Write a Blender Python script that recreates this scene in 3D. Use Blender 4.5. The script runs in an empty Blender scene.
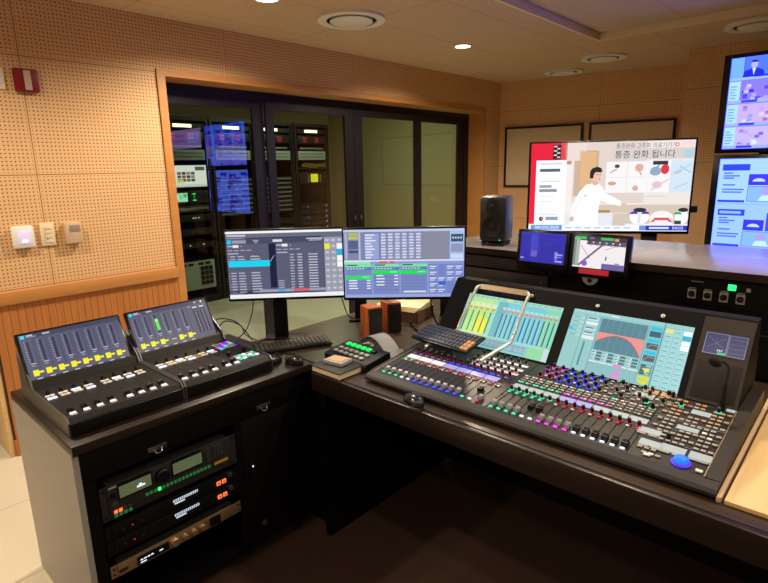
import bpy, bmesh, math, random
from mathutils import Matrix, Vector
random.seed(7)
SC = bpy.context.scene
COL = SC.collection
PI = math.pi

# ------------------------------------------------------------------ colours and materials
def lin(c):
    c /= 255.0
    return c/12.92 if c <= .04045 else ((c+.055)/1.055)**2.4
def rgb(r, g, b):
    return (lin(r), lin(g), lin(b), 1.0)
def hx(s):
    return rgb(int(s[0:2], 16), int(s[2:4], 16), int(s[4:6], 16))

class NT:
    def __init__(s, name):
        s.m = bpy.data.materials.new(name); s.m.use_nodes = True
        s.t = s.m.node_tree; s.t.nodes.clear()
        s.out = s.n('ShaderNodeOutputMaterial')
    def n(s, typ, **kw):
        o = s.t.nodes.new(typ)
        for k, v in kw.items(): setattr(o, k, v)
        return o
    def l(s, a, b): s.t.links.new(a, b)
    def math(s, op, a, b=None, c=None):
        o = s.n('ShaderNodeMath', operation=op)
        for i, v in enumerate((a, b, c)):
            if v is None: continue
            if isinstance(v, (int, float)): o.inputs[i].default_value = v
            else: s.l(v, o.inputs[i])
        return o.outputs[0]
    def mix(s, f, a, b):
        o = s.n('ShaderNodeMix', data_type='RGBA')
        for i, v in ((0, f), (6, a), (7, b)):
            if isinstance(v, (int, float, tuple)): o.inputs[i].default_value = v
            else: s.l(v, o.inputs[i])
        return o.outputs[2]

def M(name, col, rough=.5, metal=0, spec=.5, bump=0, bscale=200, var=0, emit=None, es=1.0, coat=0):
    t = NT(name)
    p = t.n('ShaderNodeBsdfPrincipled')
    p.inputs['Base Color'].default_value = col
    p.inputs['Roughness'].default_value = rough
    p.inputs['Metallic'].default_value = metal
    p.inputs['Specular IOR Level'].default_value = spec
    p.inputs['Coat Weight'].default_value = coat
    if emit:
        p.inputs['Emission Color'].default_value = emit
        p.inputs['Emission Strength'].default_value = es
    if bump or var:
        tc = t.n('ShaderNodeTexCoord'); nz = t.n('ShaderNodeTexNoise')
        nz.inputs['Scale'].default_value = bscale; nz.inputs['Detail'].default_value = 3
        t.l(tc.outputs['Object'], nz.inputs['Vector'])
        if bump:
            b = t.n('ShaderNodeBump'); b.inputs['Strength'].default_value = bump; b.inputs['Distance'].default_value = .002
            t.l(nz.outputs[0], b.inputs['Height']); t.l(b.outputs[0], p.inputs['Normal'])
        if var:
            dark = tuple(c*(1-var) for c in col[:3])+(1,); lite = tuple(min(1, c*(1+var)) for c in col[:3])+(1,)
            t.l(t.mix(nz.outputs[0], dark, lite), p.inputs['Base Color'])
    t.l(p.outputs[0], t.out.inputs[0])
    return t.m

def wood(name, c1, c2, axis=1, scale=1.0, rough=.45, coat=0):
    """plain wood grain stretched along an object axis"""
    t = NT(name)
    p = t.n('ShaderNodeBsdfPrincipled'); p.inputs['Roughness'].default_value = rough
    p.inputs['Coat Weight'].default_value = coat
    tc = t.n('ShaderNodeTexCoord'); mp = t.n('ShaderNodeMapping')
    sc = [60*scale]*3; sc[axis] = 2.2*scale
    mp.inputs['Scale'].default_value = sc
    t.l(tc.outputs['Object'], mp.inputs['Vector'])
    nz = t.n('ShaderNodeTexNoise'); nz.inputs['Scale'].default_value = 1; nz.inputs['Detail'].default_value = 5; nz.inputs['Distortion'].default_value = .4
    t.l(mp.outputs[0], nz.inputs['Vector'])
    r = t.n('ShaderNodeValToRGB')
    r.color_ramp.elements[0].position = .3; r.color_ramp.elements[0].color = c1
    r.color_ramp.elements[1].position = .7; r.color_ramp.elements[1].color = c2
    t.l(nz.outputs[0], r.inputs[0]); t.l(r.outputs[0], p.inputs['Base Color'])
    t.l(p.outputs[0], t.out.inputs[0])
    return t.m

def perforated(name, c1, c2, hole, x0, z0, px, pz, pitch, r, seam=.0022):
    """perforated timber acoustic board: grain, drilled holes, panel joints (object x along wall, z up)"""
    t = NT(name)
    p = t.n('ShaderNodeBsdfPrincipled'); p.inputs['Roughness'].default_value = .55; p.inputs['Specular IOR Level'].default_value = .3
    tc = t.n('ShaderNodeTexCoord'); sx = t.n('ShaderNodeSeparateXYZ'); t.l(tc.outputs['Object'], sx.inputs[0])
    X, Z = sx.outputs[0], sx.outputs[2]
    def cell(v, o, step):
        f = t.math('FRACT', t.math('DIVIDE', t.math('SUBTRACT', v, o), step))
        return t.math('MULTIPLY', t.math('SUBTRACT', f, .5), step)
    fx, fz = cell(X, x0, pitch), cell(Z, z0, pitch)
    d = t.math('SQRT', t.math('ADD', t.math('MULTIPLY', fx, fx), t.math('MULTIPLY', fz, fz)))
    mr = t.n('ShaderNodeMapRange'); t.l(d, mr.inputs[0])
    for i, v in ((1, r*1.15), (2, r*.85), (3, 0), (4, 1)): mr.inputs[i].default_value = v
    h = mr.outputs[0]
    sxm = t.math('GREATER_THAN', t.math('ABSOLUTE', cell(X, x0, px)), px/2-seam)
    szm = t.math('GREATER_THAN', t.math('ABSOLUTE', cell(Z, z0, pz)), pz/2-seam)
    near_x = t.math('LESS_THAN', t.math('ABSOLUTE', cell(X, x0, px)), px/2-.010)
    near_z = t.math('LESS_THAN', t.math('ABSOLUTE', cell(Z, z0, pz)), pz/2-.010)
    h = t.math('MULTIPLY', h, t.math('MULTIPLY', near_x, near_z))
    seams = t.math('MAXIMUM', sxm, szm)
    mp = t.n('ShaderNodeMapping'); mp.inputs['Scale'].default_value = (1.5, 40, 55)
    t.l(tc.outputs['Object'], mp.inputs['Vector'])
    nz = t.n('ShaderNodeTexNoise'); nz.inputs['Scale'].default_value = 1; nz.inputs['Detail'].default_value = 4
    t.l(mp.outputs[0], nz.inputs['Vector'])
    base = t.mix(nz.outputs[0], c1, c2)
    base = t.mix(h, base, hole)
    base = t.mix(t.math('MULTIPLY', seams, .8), base, hole)
    t.l(base, p.inputs['Base Color'])
    b = t.n('ShaderNodeBump'); b.inputs['Strength'].default_value = .5; b.inputs['Distance'].default_value = .003
    t.l(t.math('SUBTRACT', 1.0, t.math('MAXIMUM', h, seams)), b.inputs['Height']); t.l(b.outputs[0], p.inputs['Normal'])
    t.l(p.outputs[0], t.out.inputs[0])
    return t.m

def tiles(name, c1, c2, seamc, tx, ty, sw=.002, scale=300, rough=.8, bump=.3, ox=0, oy=0):
    t = NT(name)
    p = t.n('ShaderNodeBsdfPrincipled'); p.inputs['Roughness'].default_value = rough
    tc = t.n('ShaderNodeTexCoord'); sx = t.n('ShaderNodeSeparateXYZ'); t.l(tc.outputs['Object'], sx.inputs[0])
    def edge(v, o, step):
        f = t.math('FRACT', t.math('DIVIDE', t.math('SUBTRACT', v, o), step))
        return t.math('GREATER_THAN', t.math('ABSOLUTE', t.math('SUBTRACT', f, .5)), .5-sw/step)
    s = t.math('MAXIMUM', edge(sx.outputs[0], ox, tx), edge(sx.outputs[1], oy, ty))
    nz = t.n('ShaderNodeTexNoise'); nz.inputs['Scale'].default_value = scale; nz.inputs['Detail'].default_value = 4
    t.l(tc.outputs['Object'], nz.inputs['Vector'])
    r = t.n('ShaderNodeValToRGB'); r.color_ramp.elements[0].position = .35; r.color_ramp.elements[1].position = .65
    r.color_ramp.elements[0].color = c1; r.color_ramp.elements[1].color = c2
    t.l(nz.outputs[0], r.inputs[0])
    t.l(t.mix(s, r.outputs[0], seamc), p.inputs['Base Color'])
    if bump:
        b = t.n('ShaderNodeBump'); b.inputs['Strength'].default_value = bump; b.inputs['Distance'].default_value = .002
        t.l(nz.outputs[0], b.inputs['Height']); t.l(b.outputs[0], p.inputs['Normal'])
    t.l(p.outputs[0], t.out.inputs[0])
    return t.m

def glass_mat(name, ior=1.5, tint=(.9, .95, .9, 1)):
    t = NT(name)
    fr = t.n('ShaderNodeFresnel'); fr.inputs[0].default_value = ior
    tr = t.n('ShaderNodeBsdfTransparent'); tr.inputs[0].default_value = tint
    gl = t.n('ShaderNodeBsdfGlossy'); gl.inputs['Roughness'].default_value = 0.0
    mx = t.n('ShaderNodeMixShader')
    gm = t.n('ShaderNodeNewGeometry')
    t.l(t.math('MULTIPLY', fr.outputs[0], t.math('SUBTRACT', 1.0, gm.outputs['Backfacing'])), mx.inputs[0]); t.l(tr.outputs[0], mx.inputs[1]); t.l(gl.outputs[0], mx.inputs[2])
    t.l(mx.outputs[0], t.out.inputs[0])
    return t.m

def screen_mat(name, strength, rough=.3, cast=None):
    t = NT(name)
    p = t.n('ShaderNodeBsdfPrincipled')
    p.inputs['Base Color'].default_value = (.004, .004, .005, 1); p.inputs['Roughness'].default_value = rough
    at = t.n('ShaderNodeAttribute'); at.attribute_name = 'Col'
    ec = at.outputs['Color']
    if cast:
        mx = t.n('ShaderNodeMix', data_type='RGBA', blend_type='MULTIPLY'); mx.inputs[0].default_value = 1
        t.l(ec, mx.inputs[6]); mx.inputs[7].default_value = cast; ec = mx.outputs[2]
    t.l(ec, p.inputs['Emission Color']); p.inputs['Emission Strength'].default_value = strength
    t.l(p.outputs[0], t.out.inputs[0])
    return t.m

BLACK = M('black_plastic', rgb(11, 11, 13), .45, spec=.35)
BLACKM = M('matt_black', rgb(8, 8, 9), .7, spec=.2)
BEZEL = M('glossy_black_bezel', rgb(10, 10, 12), .25)
PANEL = M('console_panel', rgb(36, 28, 24), .55, 0, bump=.05, bscale=900)
FBODY = M('fader_unit_black', rgb(22, 20, 20), .45, spec=.35)
PANEL2 = M('fader_panel', rgb(52, 49, 48), .36, .4, bump=.05, bscale=900)
ARM = M('armrest_vinyl', rgb(30, 26, 25), .55, bump=.3, bscale=700)
GREYMET = M('grey_metal', rgb(110, 112, 114), .38, .8)
STEEL = M('brushed_steel', rgb(190, 190, 188), .3, 1)
CHROME = M('chrome_tube', rgb(220, 220, 214), .32, .6)
SILVER = M('satin_silver', rgb(205, 178, 140), .38, .85)
CAPM = M('silver_cap', rgb(170, 172, 176), .35, .25)
KEYM = M('grey_key', rgb(165, 165, 162), .45)
SLOT = M('slot_black', rgb(5, 5, 6), .8)
KNOB = M('knob_black', rgb(14, 13, 14), .4)
RUBBER = M('rubber', rgb(20, 20, 21), .7)
WHITEP = M('white_plastic', rgb(236, 234, 228), .4)
CREAM = M('cream_plastic', rgb(232, 216, 180), .45)
TAUPE = M('taupe_plastic', rgb(205, 180, 150), .5)
TAUPED = M('taupe_label', rgb(150, 132, 122), .6)
REDP = M('red_housing', rgb(128, 16, 34), .4)
WOODTRIM = wood('orange_wood_trim', rgb(184, 126, 66), rgb(196, 138, 76), 0, .7, .45)
WAINS = wood('wainscot_wood', rgb(176, 110, 54), rgb(188, 122, 62), 2, .7, .5)
LIGHTWOOD = wood('pale_wood', rgb(226, 190, 130), rgb(236, 204, 146), 1, .5, .45)
DESKW = wood('dark_brown_laminate', rgb(54, 42, 34), rgb(70, 55, 44), 0, .6, .3)
DESKE = M('desk_edge', rgb(36, 26, 21), .3)
CABTOP = wood('cabinet_dark_laminate', rgb(34, 25, 20), rgb(46, 34, 27), 0, .6, .36)
CABBLK = M('cabinet_black_laminate', rgb(9, 7, 8), .5, spec=.25)
CABSIDE = M('cabinet_grey_laminate', rgb(166, 164, 156), .5, var=.03, bscale=60)
COUNTER = M('counter_grey_laminate', rgb(128, 122, 124), .2, var=.03, bscale=80)
FRAMEM = M('dark_aluminium', rgb(30, 28, 34), .4, .4)
GLASS = glass_mat('window_glass', 2.2)
ACRYL = glass_mat('clear_acrylic', 1.5, (.93, .96, .94, 1))
ORANGEW = wood('cherry_veneer', rgb(172, 88, 40), rgb(192, 102, 48), 2, 1, .45)
GRILLE = M('grille_cloth', rgb(38, 34, 34), .9, bump=.5, bscale=1500)
PAPER = M('paper', rgb(232, 214, 176), .8)
PAPERW = M('white_paper', rgb(238, 234, 224), .8)
GREYSHEET = M('grey_sheet', rgb(150, 152, 152), .55)
BOOKC = M('book_cover', rgb(17, 15, 15), .6)
RACKB = M('rack_black', rgb(12, 13, 14), .5)
RACKG = M('rack_grey_green', rgb(150, 165, 150), .5)
RACKL = M('rack_rail', rgb(130, 138, 130), .45, .4)
CEIL = tiles('ceiling_board', rgb(198, 172, 140), rgb(208, 184, 152), rgb(146, 122, 96), .6, 1.2, .0022, 60, .9, .2, ox=-3.44+.23, oy=.3)
CEIL2 = perforated('ceiling_perforated_board', rgb(200, 180, 158), rgb(206, 188, 166), rgb(120, 100, 84), 0, 0, 1.2, .6, .03, .005)
PERF = perforated('perforated_wood', rgb(220, 177, 126), rgb(230, 190, 142), rgb(96, 58, 34), .945, .335, 1.229, .6085, .02028, .0038)
PERFB = perforated('perforated_wood_back', rgb(218, 172, 122), rgb(228, 184, 136), rgb(104, 66, 40), .0, .335, 1.10, .6085, .02028, .0036)
TERR = tiles('terrazzo', rgb(214, 206, 184), rgb(232, 226, 206), rgb(150, 142, 126), .6, .6, .0015, 420, .35, 0, ox=.1, oy=.13)
CARPET = tiles('brown_floor_tile', rgb(66, 47, 38), rgb(76, 55, 45), rgb(44, 32, 26), .5, .5, .0015, 150, .6, .1)
MROOM = M('plant_room_wall', rgb(170, 160, 118), .8)
VOIDW = M('far_wall_paint', rgb(190, 170, 140), .9)
SCR = screen_mat('screen_picture', 1.0)
SCRV = screen_mat('video_wall_picture', 1.6, .3, (.52, .70, 2.5, 1))
SCRT = screen_mat('television_picture', 1.04)
SCRD = screen_mat('small_screen_picture', .8)
LENS = M('lamp_lens', rgb(255, 240, 210), .5, emit=rgb(255, 226, 176), es=14)
def glow(name, r, g, b, s=1.0):
    return M(name, tuple(c*.3 for c in rgb(r, g, b)[:3])+(1,), .5, emit=rgb(r, g, b), es=s)
L_GREEN = glow('green_light', 40, 255, 110, 2.2)
L_TEAL = glow('teal_light', 60, 220, 170, 1.1)
L_BLUE = glow('blue_light', 40, 60, 245, 1.8)
L_MAG = glow('magenta_light', 240, 60, 220, 1.2)
L_RED = glow('red_light', 200, 40, 66, .75)
L_WHITE = glow('white_light', 225, 232, 250, 1.15)
L_ORANGE = glow('orange_light', 250, 120, 60, 1.3)
L_DIMGREEN = glow('dim_green_light', 50, 130, 70, .45)
L_AMBER = glow('amber_light', 160, 110, 20, .5)
L_YELLOW = glow('yellow_light', 250, 220, 30, 1.2)
L_BALL = glow('blue_ball_light', 20, 120, 250, 1.1)
L_VIOLET = glow('violet_light', 90, 40, 220, 1.0)
M_TAN = M('tan_key_cap', rgb(190, 150, 112), .5)
LCDG = M('green_lcd', rgb(96, 112, 84), .3, emit=rgb(86, 100, 70), es=.55)
STRIP = M('label_strip', rgb(150, 165, 170), .4, emit=rgb(150, 170, 185), es=.42)
STRIPB = M('label_strip_blue', rgb(140, 140, 185), .4, emit=rgb(120, 120, 215), es=.6)
STRIPW = M('label_strip_white', rgb(200, 205, 210), .4, emit=rgb(190, 200, 210), es=.55)

# ------------------------------------------------------------------ mesh builder
class MB:
    def __init__(s):
        s.v = []; s.f = []; s.mi = []; s.sm = []; s.mats = []
    def mat(s, m):
        if m not in s.mats: s.mats.append(m)
        return s.mats.index(m)
    def add(s, vs, fs, m, X=None, smooth=False):
        o = len(s.v); k = s.mat(m)
        for v in vs:
            v = Vector(v); s.v.append(X @ v if X else v)
        for f in fs:
            s.f.append([i+o for i in f]); s.mi.append(k); s.sm.append(smooth)
    def box(s, x0, x1, y0, y1, z0, z1, m, X=None, b=0):
        if b <= 0:
            vs = [(x, y, z) for x in (x0, x1) for y in (y0, y1) for z in (z0, z1)]
            fs = [(0, 1, 3, 2), (4, 6, 7, 5), (0, 4, 5, 1), (2, 3, 7, 6), (0, 2, 6, 4), (1, 5, 7, 3)]
            s.add(vs, fs, m, X); return
        bm = bmesh.new(); bmesh.ops.create_cube(bm, size=1)
        for v in bm.verts:
            v.co = Vector(((x0+x1)/2+v.co.x*(x1-x0), (y0+y1)/2+v.co.y*(y1-y0), (z0+z1)/2+v.co.z*(z1-z0)))
        bmesh.ops.bevel(bm, geom=list(bm.edges), offset=b, segments=2, affect='EDGES', profile=.5)
        bm.verts.index_update()
        s.add([v.co.copy() for v in bm.verts], [[v.index for v in f.verts] for f in bm.faces], m, X, True)
        bm.free()
    def lathe(s, prof, m, n=24, X=None, smooth=True):
        """profile of (r, z) from bottom to top, turned about z, closed at both ends"""
        vs = []; fs = []
        for r, z in prof:
            for i in range(n):
                a = 2*PI*i/n; vs.append((r*math.cos(a), r*math.sin(a), z))
        for j in range(len(prof)-1):
            for i in range(n):
                k = (i+1) % n
                fs.append((j*n+i, j*n+k, (j+1)*n+k, (j+1)*n+i))
        fs.append(list(reversed(range(n)))); fs.append([(len(prof)-1)*n+i for i in range(n)])
        s.add(vs, fs, m, X, smooth)
    def cyl(s, r, z0, z1, m, n=16, X=None, r1=None):
        s.lathe([(r, z0), (r if r1 is None else r1, z1)], m, n, X)
    def ring(s, ro, ri, z0, z1, m, n=32, X=None):
        vs = []; fs = []
        for r, z in ((ro, z0), (ro, z1), (ri, z1), (ri, z0)):
            for i in range(n):
                a = 2*PI*i/n; vs.append((r*math.cos(a), r*math.sin(a), z))
        for j in range(4):
            for i in range(n):
                k = (i+1) % n; jj = (j+1) % 4
                fs.append((j*n+i, j*n+k, jj*n+k, jj*n+i))
        s.add(vs, fs, m, X, True)
    def prism(s, poly, a0, a1, axis, m, X=None):
        """2d outline extruded along axis 0/1/2; outline gives the other two coordinates in order"""
        n = len(poly); vs = []
        for a in (a0, a1):
            for p in poly:
                q = list(p); q.insert(axis, a); vs.append(q)
        fs = [list(range(n)), [n+i for i in reversed(range(n))]]
        for i in range(n):
            k = (i+1) % n; fs.append((i, n+i, n+k, k))
        s.add(vs, fs, m, X)
    def tube(s, pts, r, m, n=8, X=None, r1=None):
        pts = [Vector(p) for p in pts]; vs = []; fs = []
        up = Vector((0, 0, 1)); N = len(pts)
        prev = None
        for i, p in enumerate(pts):
            d = (pts[min(i+1, N-1)]-pts[max(i-1, 0)]).normalized()
            if prev is None:
                a = d.cross(up)
                if a.length < .01: a = d.cross(Vector((1, 0, 0)))
                a.normalize()
            else:
                a = (prev - d*prev.dot(d)).normalized()
            prev = a; b = d.cross(a)
            rr = r if r1 is None else r+(r1-r)*i/(N-1)
            for k in range(n):
                t = 2*PI*k/n; vs.append(p+a*rr*math.cos(t)+b*rr*math.sin(t))
        for i in range(N-1):
            for k in range(n):
                q = (k+1) % n; fs.append((i*n+k, i*n+q, (i+1)*n+q, (i+1)*n+k))
        fs.append(list(reversed(range(n)))); fs.append([(N-1)*n+k for k in range(n)])
        s.add(vs, fs, m, X, True)
    def build(s, name, parent=None, kind=None, label=None):
        me = bpy.data.meshes.new(name); me.from_pydata([tuple(v) for v in s.v], [], s.f)
        for m in s.mats: me.materials.append(m)
        for p, k, sm in zip(me.polygons, s.mi, s.sm):
            p.material_index = k; p.use_smooth = sm
        bm = bmesh.new(); bm.from_mesh(me); bmesh.ops.recalc_face_normals(bm, faces=bm.faces); bm.to_mesh(me); bm.free()
        me.update()
        if any(s.sm): me.set_sharp_from_angle(angle=math.radians(38))
        o = bpy.data.objects.new(name, me); COL.objects.link(o)
        if parent: o.parent = parent
        if kind: o['kind'] = kind
        if label: o['label'] = label
        return o

def spline(pts, n=8):
    P = [Vector(p) for p in pts]; out = []
    for i in range(len(P)-1):
        p0 = P[max(i-1, 0)]; p1 = P[i]; p2 = P[i+1]; p3 = P[min(i+2, len(P)-1)]
        for k in range(n):
            t = k/n
            out.append(.5*((2*p1)+(-p0+p2)*t+(2*p0-5*p1+4*p2-p3)*t*t+(-p0+3*p1-3*p2+p3)*t**3))
    out.append(P[-1]); return out

def thing(name, label, cat, loc=(0, 0, 0), rz=0, group=None):
    o = bpy.data.objects.new(name, None); COL.objects.link(o)
    o.empty_display_size = .05
    o.location = loc; o.rotation_euler = (0, 0, rz)
    o['label'] = label; o['category'] = cat
    if group: o['group'] = group
    return o
def tag(o, label, cat, group=None):
    o['label'] = label; o['category'] = cat
    if group: o['group'] = group
    return o
def copy_part(src, parent, loc, rot=None):
    c = src.copy(); COL.objects.link(c); c.parent = parent; c.location = loc
    if rot is not None: c.rotation_euler = rot
    return c
def copy_tree(o, parent=None):
    c = o.copy(); COL.objects.link(c)
    if parent: c.parent = parent
    for ch in list(o.children): copy_tree(ch, c)
    return c
def struct(mb, name, parent=None):
    o = mb.build(name, parent)
    if not parent: o['kind'] = 'structure'
    return o

# ------------------------------------------------------------------ pictures on screens
class Canvas:
    """flat picture of a lit screen: coloured shapes in a w x h grid, origin at top left, facing local -y"""
    def __init__(s, W, H, w=100., h=100.):
        s.W, s.H, s.w, s.h = W, H, w, h
        s.v = []; s.f = []; s.c = []
    def P(s, x, y, L): return (x/s.w*s.W-s.W/2, -L*.00025, s.H/2-y/s.h*s.H)
    def poly(s, pts, col, L=1):
        o = len(s.v); s.v += [s.P(x, y, L) for x, y in pts]
        s.f.append([o+i for i in range(len(pts))]); s.c.append(hx(col))
    def rect(s, x, y, w, h, col, L=1):
        s.poly([(x, y), (x+w, y), (x+w, y+h), (x, y+h)], col, L)
    def ell(s, cx, cy, rx, ry, col, L=2, n=20, a0=0, a1=2*PI):
        full = abs(a1-a0-2*PI) < 1e-6
        k = n if full else n+1
        s.poly([(cx+rx*math.cos(a0+(a1-a0)*i/n), cy+ry*math.sin(a0+(a1-a0)*i/n)) for i in range(k)], col, L)
    def line(s, x0, y0, x1, y1, t, col, L=2):
        ax = s.W/s.w; ay = s.H/s.h
        dx, dy = (x1-x0)*ax, (y1-y0)*ay; d = math.hypot(dx, dy) or 1
        nx, ny = -dy/d*t/2, dx/d*t/2
        s.poly([(x0+nx/ax, y0+ny/ay), (x1+nx/ax, y1+ny/ay), (x1-nx/ax, y1-ny/ay), (x0-nx/ax, y0-ny/ay)], col, L)
    def frame(s, x, y, w, h, t, col, L=2):
        ty = t*(s.W/s.w)/(s.H/s.h)
        s.rect(x, y, w, ty, col, L); s.rect(x, y+h-ty, w, ty, col, L)
        s.rect(x, y, t, h, col, L); s.rect(x+w-t, y, t, h, col, L)
    def text(s, x, y, hgt, string, col, L=3, align='LEFT', width=None):
        """string with its top edge at y, height hgt in grid units"""
        cu = bpy.data.curves.new('txt', 'FONT'); cu.body = string; cu.size = 1; cu.align_x = align
        cu.resolution_u = 2
        ob = bpy.data.objects.new('txt', cu); COL.objects.link(ob)
        dg = bpy.context.evaluated_depsgraph_get(); me = ob.evaluated_get(dg).to_mesh()
        if len(me.vertices):
            xs = [v.co.x for v in me.vertices]; ys = [v.co.y for v in me.vertices]
            y1 = max(ys); y0 = min(ys); k = hgt/max(y1-y0, .01)
            kx = k*(s.H/s.h)/(s.W/s.w)
            if width: kx = width/max(max(xs)-min(xs), .01)
            o = len(s.v)
            for v in me.vertices:
                s.v.append(s.P(x+v.co.x*kx, y+(y1-v.co.y)*k, L))
            for p in me.polygons:
                s.f.append([o+i for i in p.vertices]); s.c.append(hx(col))
        ob.evaluated_get(dg).to_mesh_clear()
        bpy.data.objects.remove(ob); bpy.data.curves.remove(cu)
    def bars(s, x, y, w, rows, dy, hh, col, L=2, jit=.4):
        for i in range(rows):
            s.rect(x, y+i*dy, w*(1-jit*random.random()), hh, col, L)
    def build(s, name, mat, parent, loc=(0, 0, 0), rot=(0, 0, 0)):
        me = bpy.data.meshes.new(name); me.from_pydata(s.v, [], s.f); me.materials.append(mat)
        at = me.color_attributes.new('Col', 'FLOAT_COLOR', 'CORNER')
        i = 0
        for p, c in zip(me.polygons, s.c):
            for _ in p.vertices:
                at.data[i].color = c; i += 1
        # every face looks towards local -y
        flip = [p.index for p in me.polygons if p.normal.y > 0]
        if flip:
            bm = bmesh.new(); bm.from_mesh(me); bm.faces.ensure_lookup_table()
            bmesh.ops.reverse_faces(bm, faces=[bm.faces[i] for i in flip]); bm.to_mesh(me); bm.free()
        o = bpy.data.objects.new(name, me); COL.objects.link(o); o.parent = parent
        o.location = loc; o.rotation_euler = rot
        return o

# ------------------------------------------------------------------ camera (eye at 1.55 m, tilted down towards the desks)
cam = bpy.data.cameras.new('camera'); cam.sensor_width = 36; cam.lens = 540.2025/768*36; cam.clip_start = .02
co = bpy.data.objects.new('camera', cam); COL.objects.link(co)
def cam_matrix(yaw, pitch, roll):
    cy, sy = math.cos(yaw), math.sin(yaw)
    f = Vector((-sy*math.cos(pitch), cy*math.cos(pitch), -math.sin(pitch)))
    r0 = Vector((cy, sy, 0)); u0 = r0.cross(f)
    r = r0*math.cos(roll)+u0*math.sin(roll); u = -r0*math.sin(roll)+u0*math.cos(roll)
    m = Matrix.Identity(4)
    for i in range(3):
        m[i][0] = r[i]; m[i][1] = u[i]; m[i][2] = -f[i]
    return m
mm = cam_matrix(.746345768, .223831470, -.0191390158); mm.translation = Vector((0, 0, 1.55))
co.matrix_world = mm
SC.camera = co

# ------------------------------------------------------------------ the room shell
XW, YC, ZC = -3.44, 5.76, 2.478          # left wall face, far left corner, ceiling
WT = .22
def wall_obj(name, mb, loc, rz):
    o = struct(mb, name); o.location = loc; o.rotation_euler = (0, 0, rz); return o
# left wall: object x runs along world +y, its face looks to world +x (object -y)
mb = MB()
y0, y1 = 0.0, WT
OY0, OY1, OZ = 1.728, 5.42, 2.139
mb.box(.62, OY0-.053, y0, y1, 0, ZC+.15, PERF)
mb.box(OY0-.053, OY1+.017, y0, y1, OZ+.043, ZC+.15, PERF)
mb.box(OY1+.017, 5.95, y0, y1, 0, ZC+.15, PERF)
mb.box(-3.0, -.35, y0, y1, 0, ZC+.15, PERF)
mb.box(-.35, .62, y0, y1, 2.1, ZC+.15, PERF)
wall_obj('wall_left', mb, (XW, 0, 0), PI/2)
# pale timber end of the wall at the doorway
mb = MB(); mb.box(XW-WT-.004, XW+.006, .596, .619, 0, 2.1, LIGHTWOOD, b=.003)
mb.box(XW-WT-.004, XW+.006, -.349, -.33, 0, 2.1, LIGHTWOOD, b=.003); mb.box(XW-WT-.004, XW+.006, -.33, .596, 2.078, 2.099, LIGHTWOOD)
struct(mb, 'trim_1')
# wainscot: grooved boards under a cap rail
mb = MB()
mb.box(.622, OY0-.054, -.010, -.001, .10, .866, M('groove_shadow', rgb(70, 40, 20), .8))
x = .632
while x < OY0-.08:
    mb.box(x, min(x+.0355, OY0-.055), -.0135, -.0105, .10, .866, WAINS); x += .0375
o = struct(mb, 'trim_2'); o.location = (XW, 0, 0); o.rotation_euler = (0, 0, PI/2)
mb = MB(); mb.box(.622, OY0-.053, -.032, -.001, .868, .938, WOODTRIM, b=.003)
o = struct(mb, 'trim_3'); o.location = (XW, 0, 0); o.rotation_euler = (0, 0, PI/2)
mb = MB(); mb.box(.622, OY0-.053, -.022, -.001, 0, .098, WAINS, b=.003)
o = struct(mb, 'baseboard_left'); o.location = (XW, 0, 0); o.rotation_euler = (0, 0, PI/2)
# casing round the sliding window
mb = MB()
mb.box(OY0-.052, OY0, -.014, .205, 0.0, OZ+.042, WOODTRIM)
mb.box(OY0, OY1, -.014, .205, OZ, OZ+.042, WOODTRIM)
mb.box(OY1, OY1+.016, -.012, .205, 0, OZ+.042, WOODTRIM)
o = struct(mb, 'trim_4'); o.location = (XW, 0, 0); o.rotation_euler = (0, 0, PI/2)

# back wall, slanted
bd = Vector((.983, .186, 0)).normalized(); brz = math.atan2(bd.y, bd.x)
mb = MB(); mb.box(-.25, 3.6, 0, .15, 0, ZC+.15, PERFB)
wall_obj('wall_back', mb, (XW, YC, 0), brz)
# projecting pier that carries the video wall
mb = MB(); mb.box(-1.40, 3.2, 5.375, 5.95, 0, ZC+.15, PERFB); struct(mb, 'wall_pier')
mb = MB(); mb.box(0, 8.6, 0, .15, 0, 2.9, VOIDW); wall_obj('wall_right', mb, (3.2, 6.2, 0), -PI/2)
mb = MB(); mb.box(-4.2, 3.4, -2.85, -2.7, 0, 2.9, VOIDW); struct(mb, 'wall_near')
# floors
mb = MB(); mb.box(-7.2, -1.95, -2.9, 7.2, -.1, 0, TERR); struct(mb, 'floor')
mb = MB(); mb.box(-1.95, 3.4, -2.9, 7.2, -.1, 0, CARPET); struct(mb, 'floor')
# ceiling with a raised coffer over the operators
CX, CY = -1.80, 4.42
mb = MB()
mb.box(-3.66, CX, -2.9, 7.2, ZC, ZC+.1, CEIL)
mb.box(CX, 3.4, CY, 7.2, ZC, ZC+.1, CEIL)
struct(mb, 'ceiling')
mb = MB()
mb.box(CX+.001, 3.4, -2.9, CY-.001, ZC+.045, ZC+.0995, CEIL2)
struct(mb, 'ceiling')
mb = MB()
mb.box(CX+.001, CX+.02, -2.9, CY-.001, ZC-.006, ZC+.0445, CREAM); mb.box(CX+.021, 3.4, CY-.02, CY-.001, ZC-.006, ZC+.0445, CREAM)
struct(mb, 'trim_5')
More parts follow.
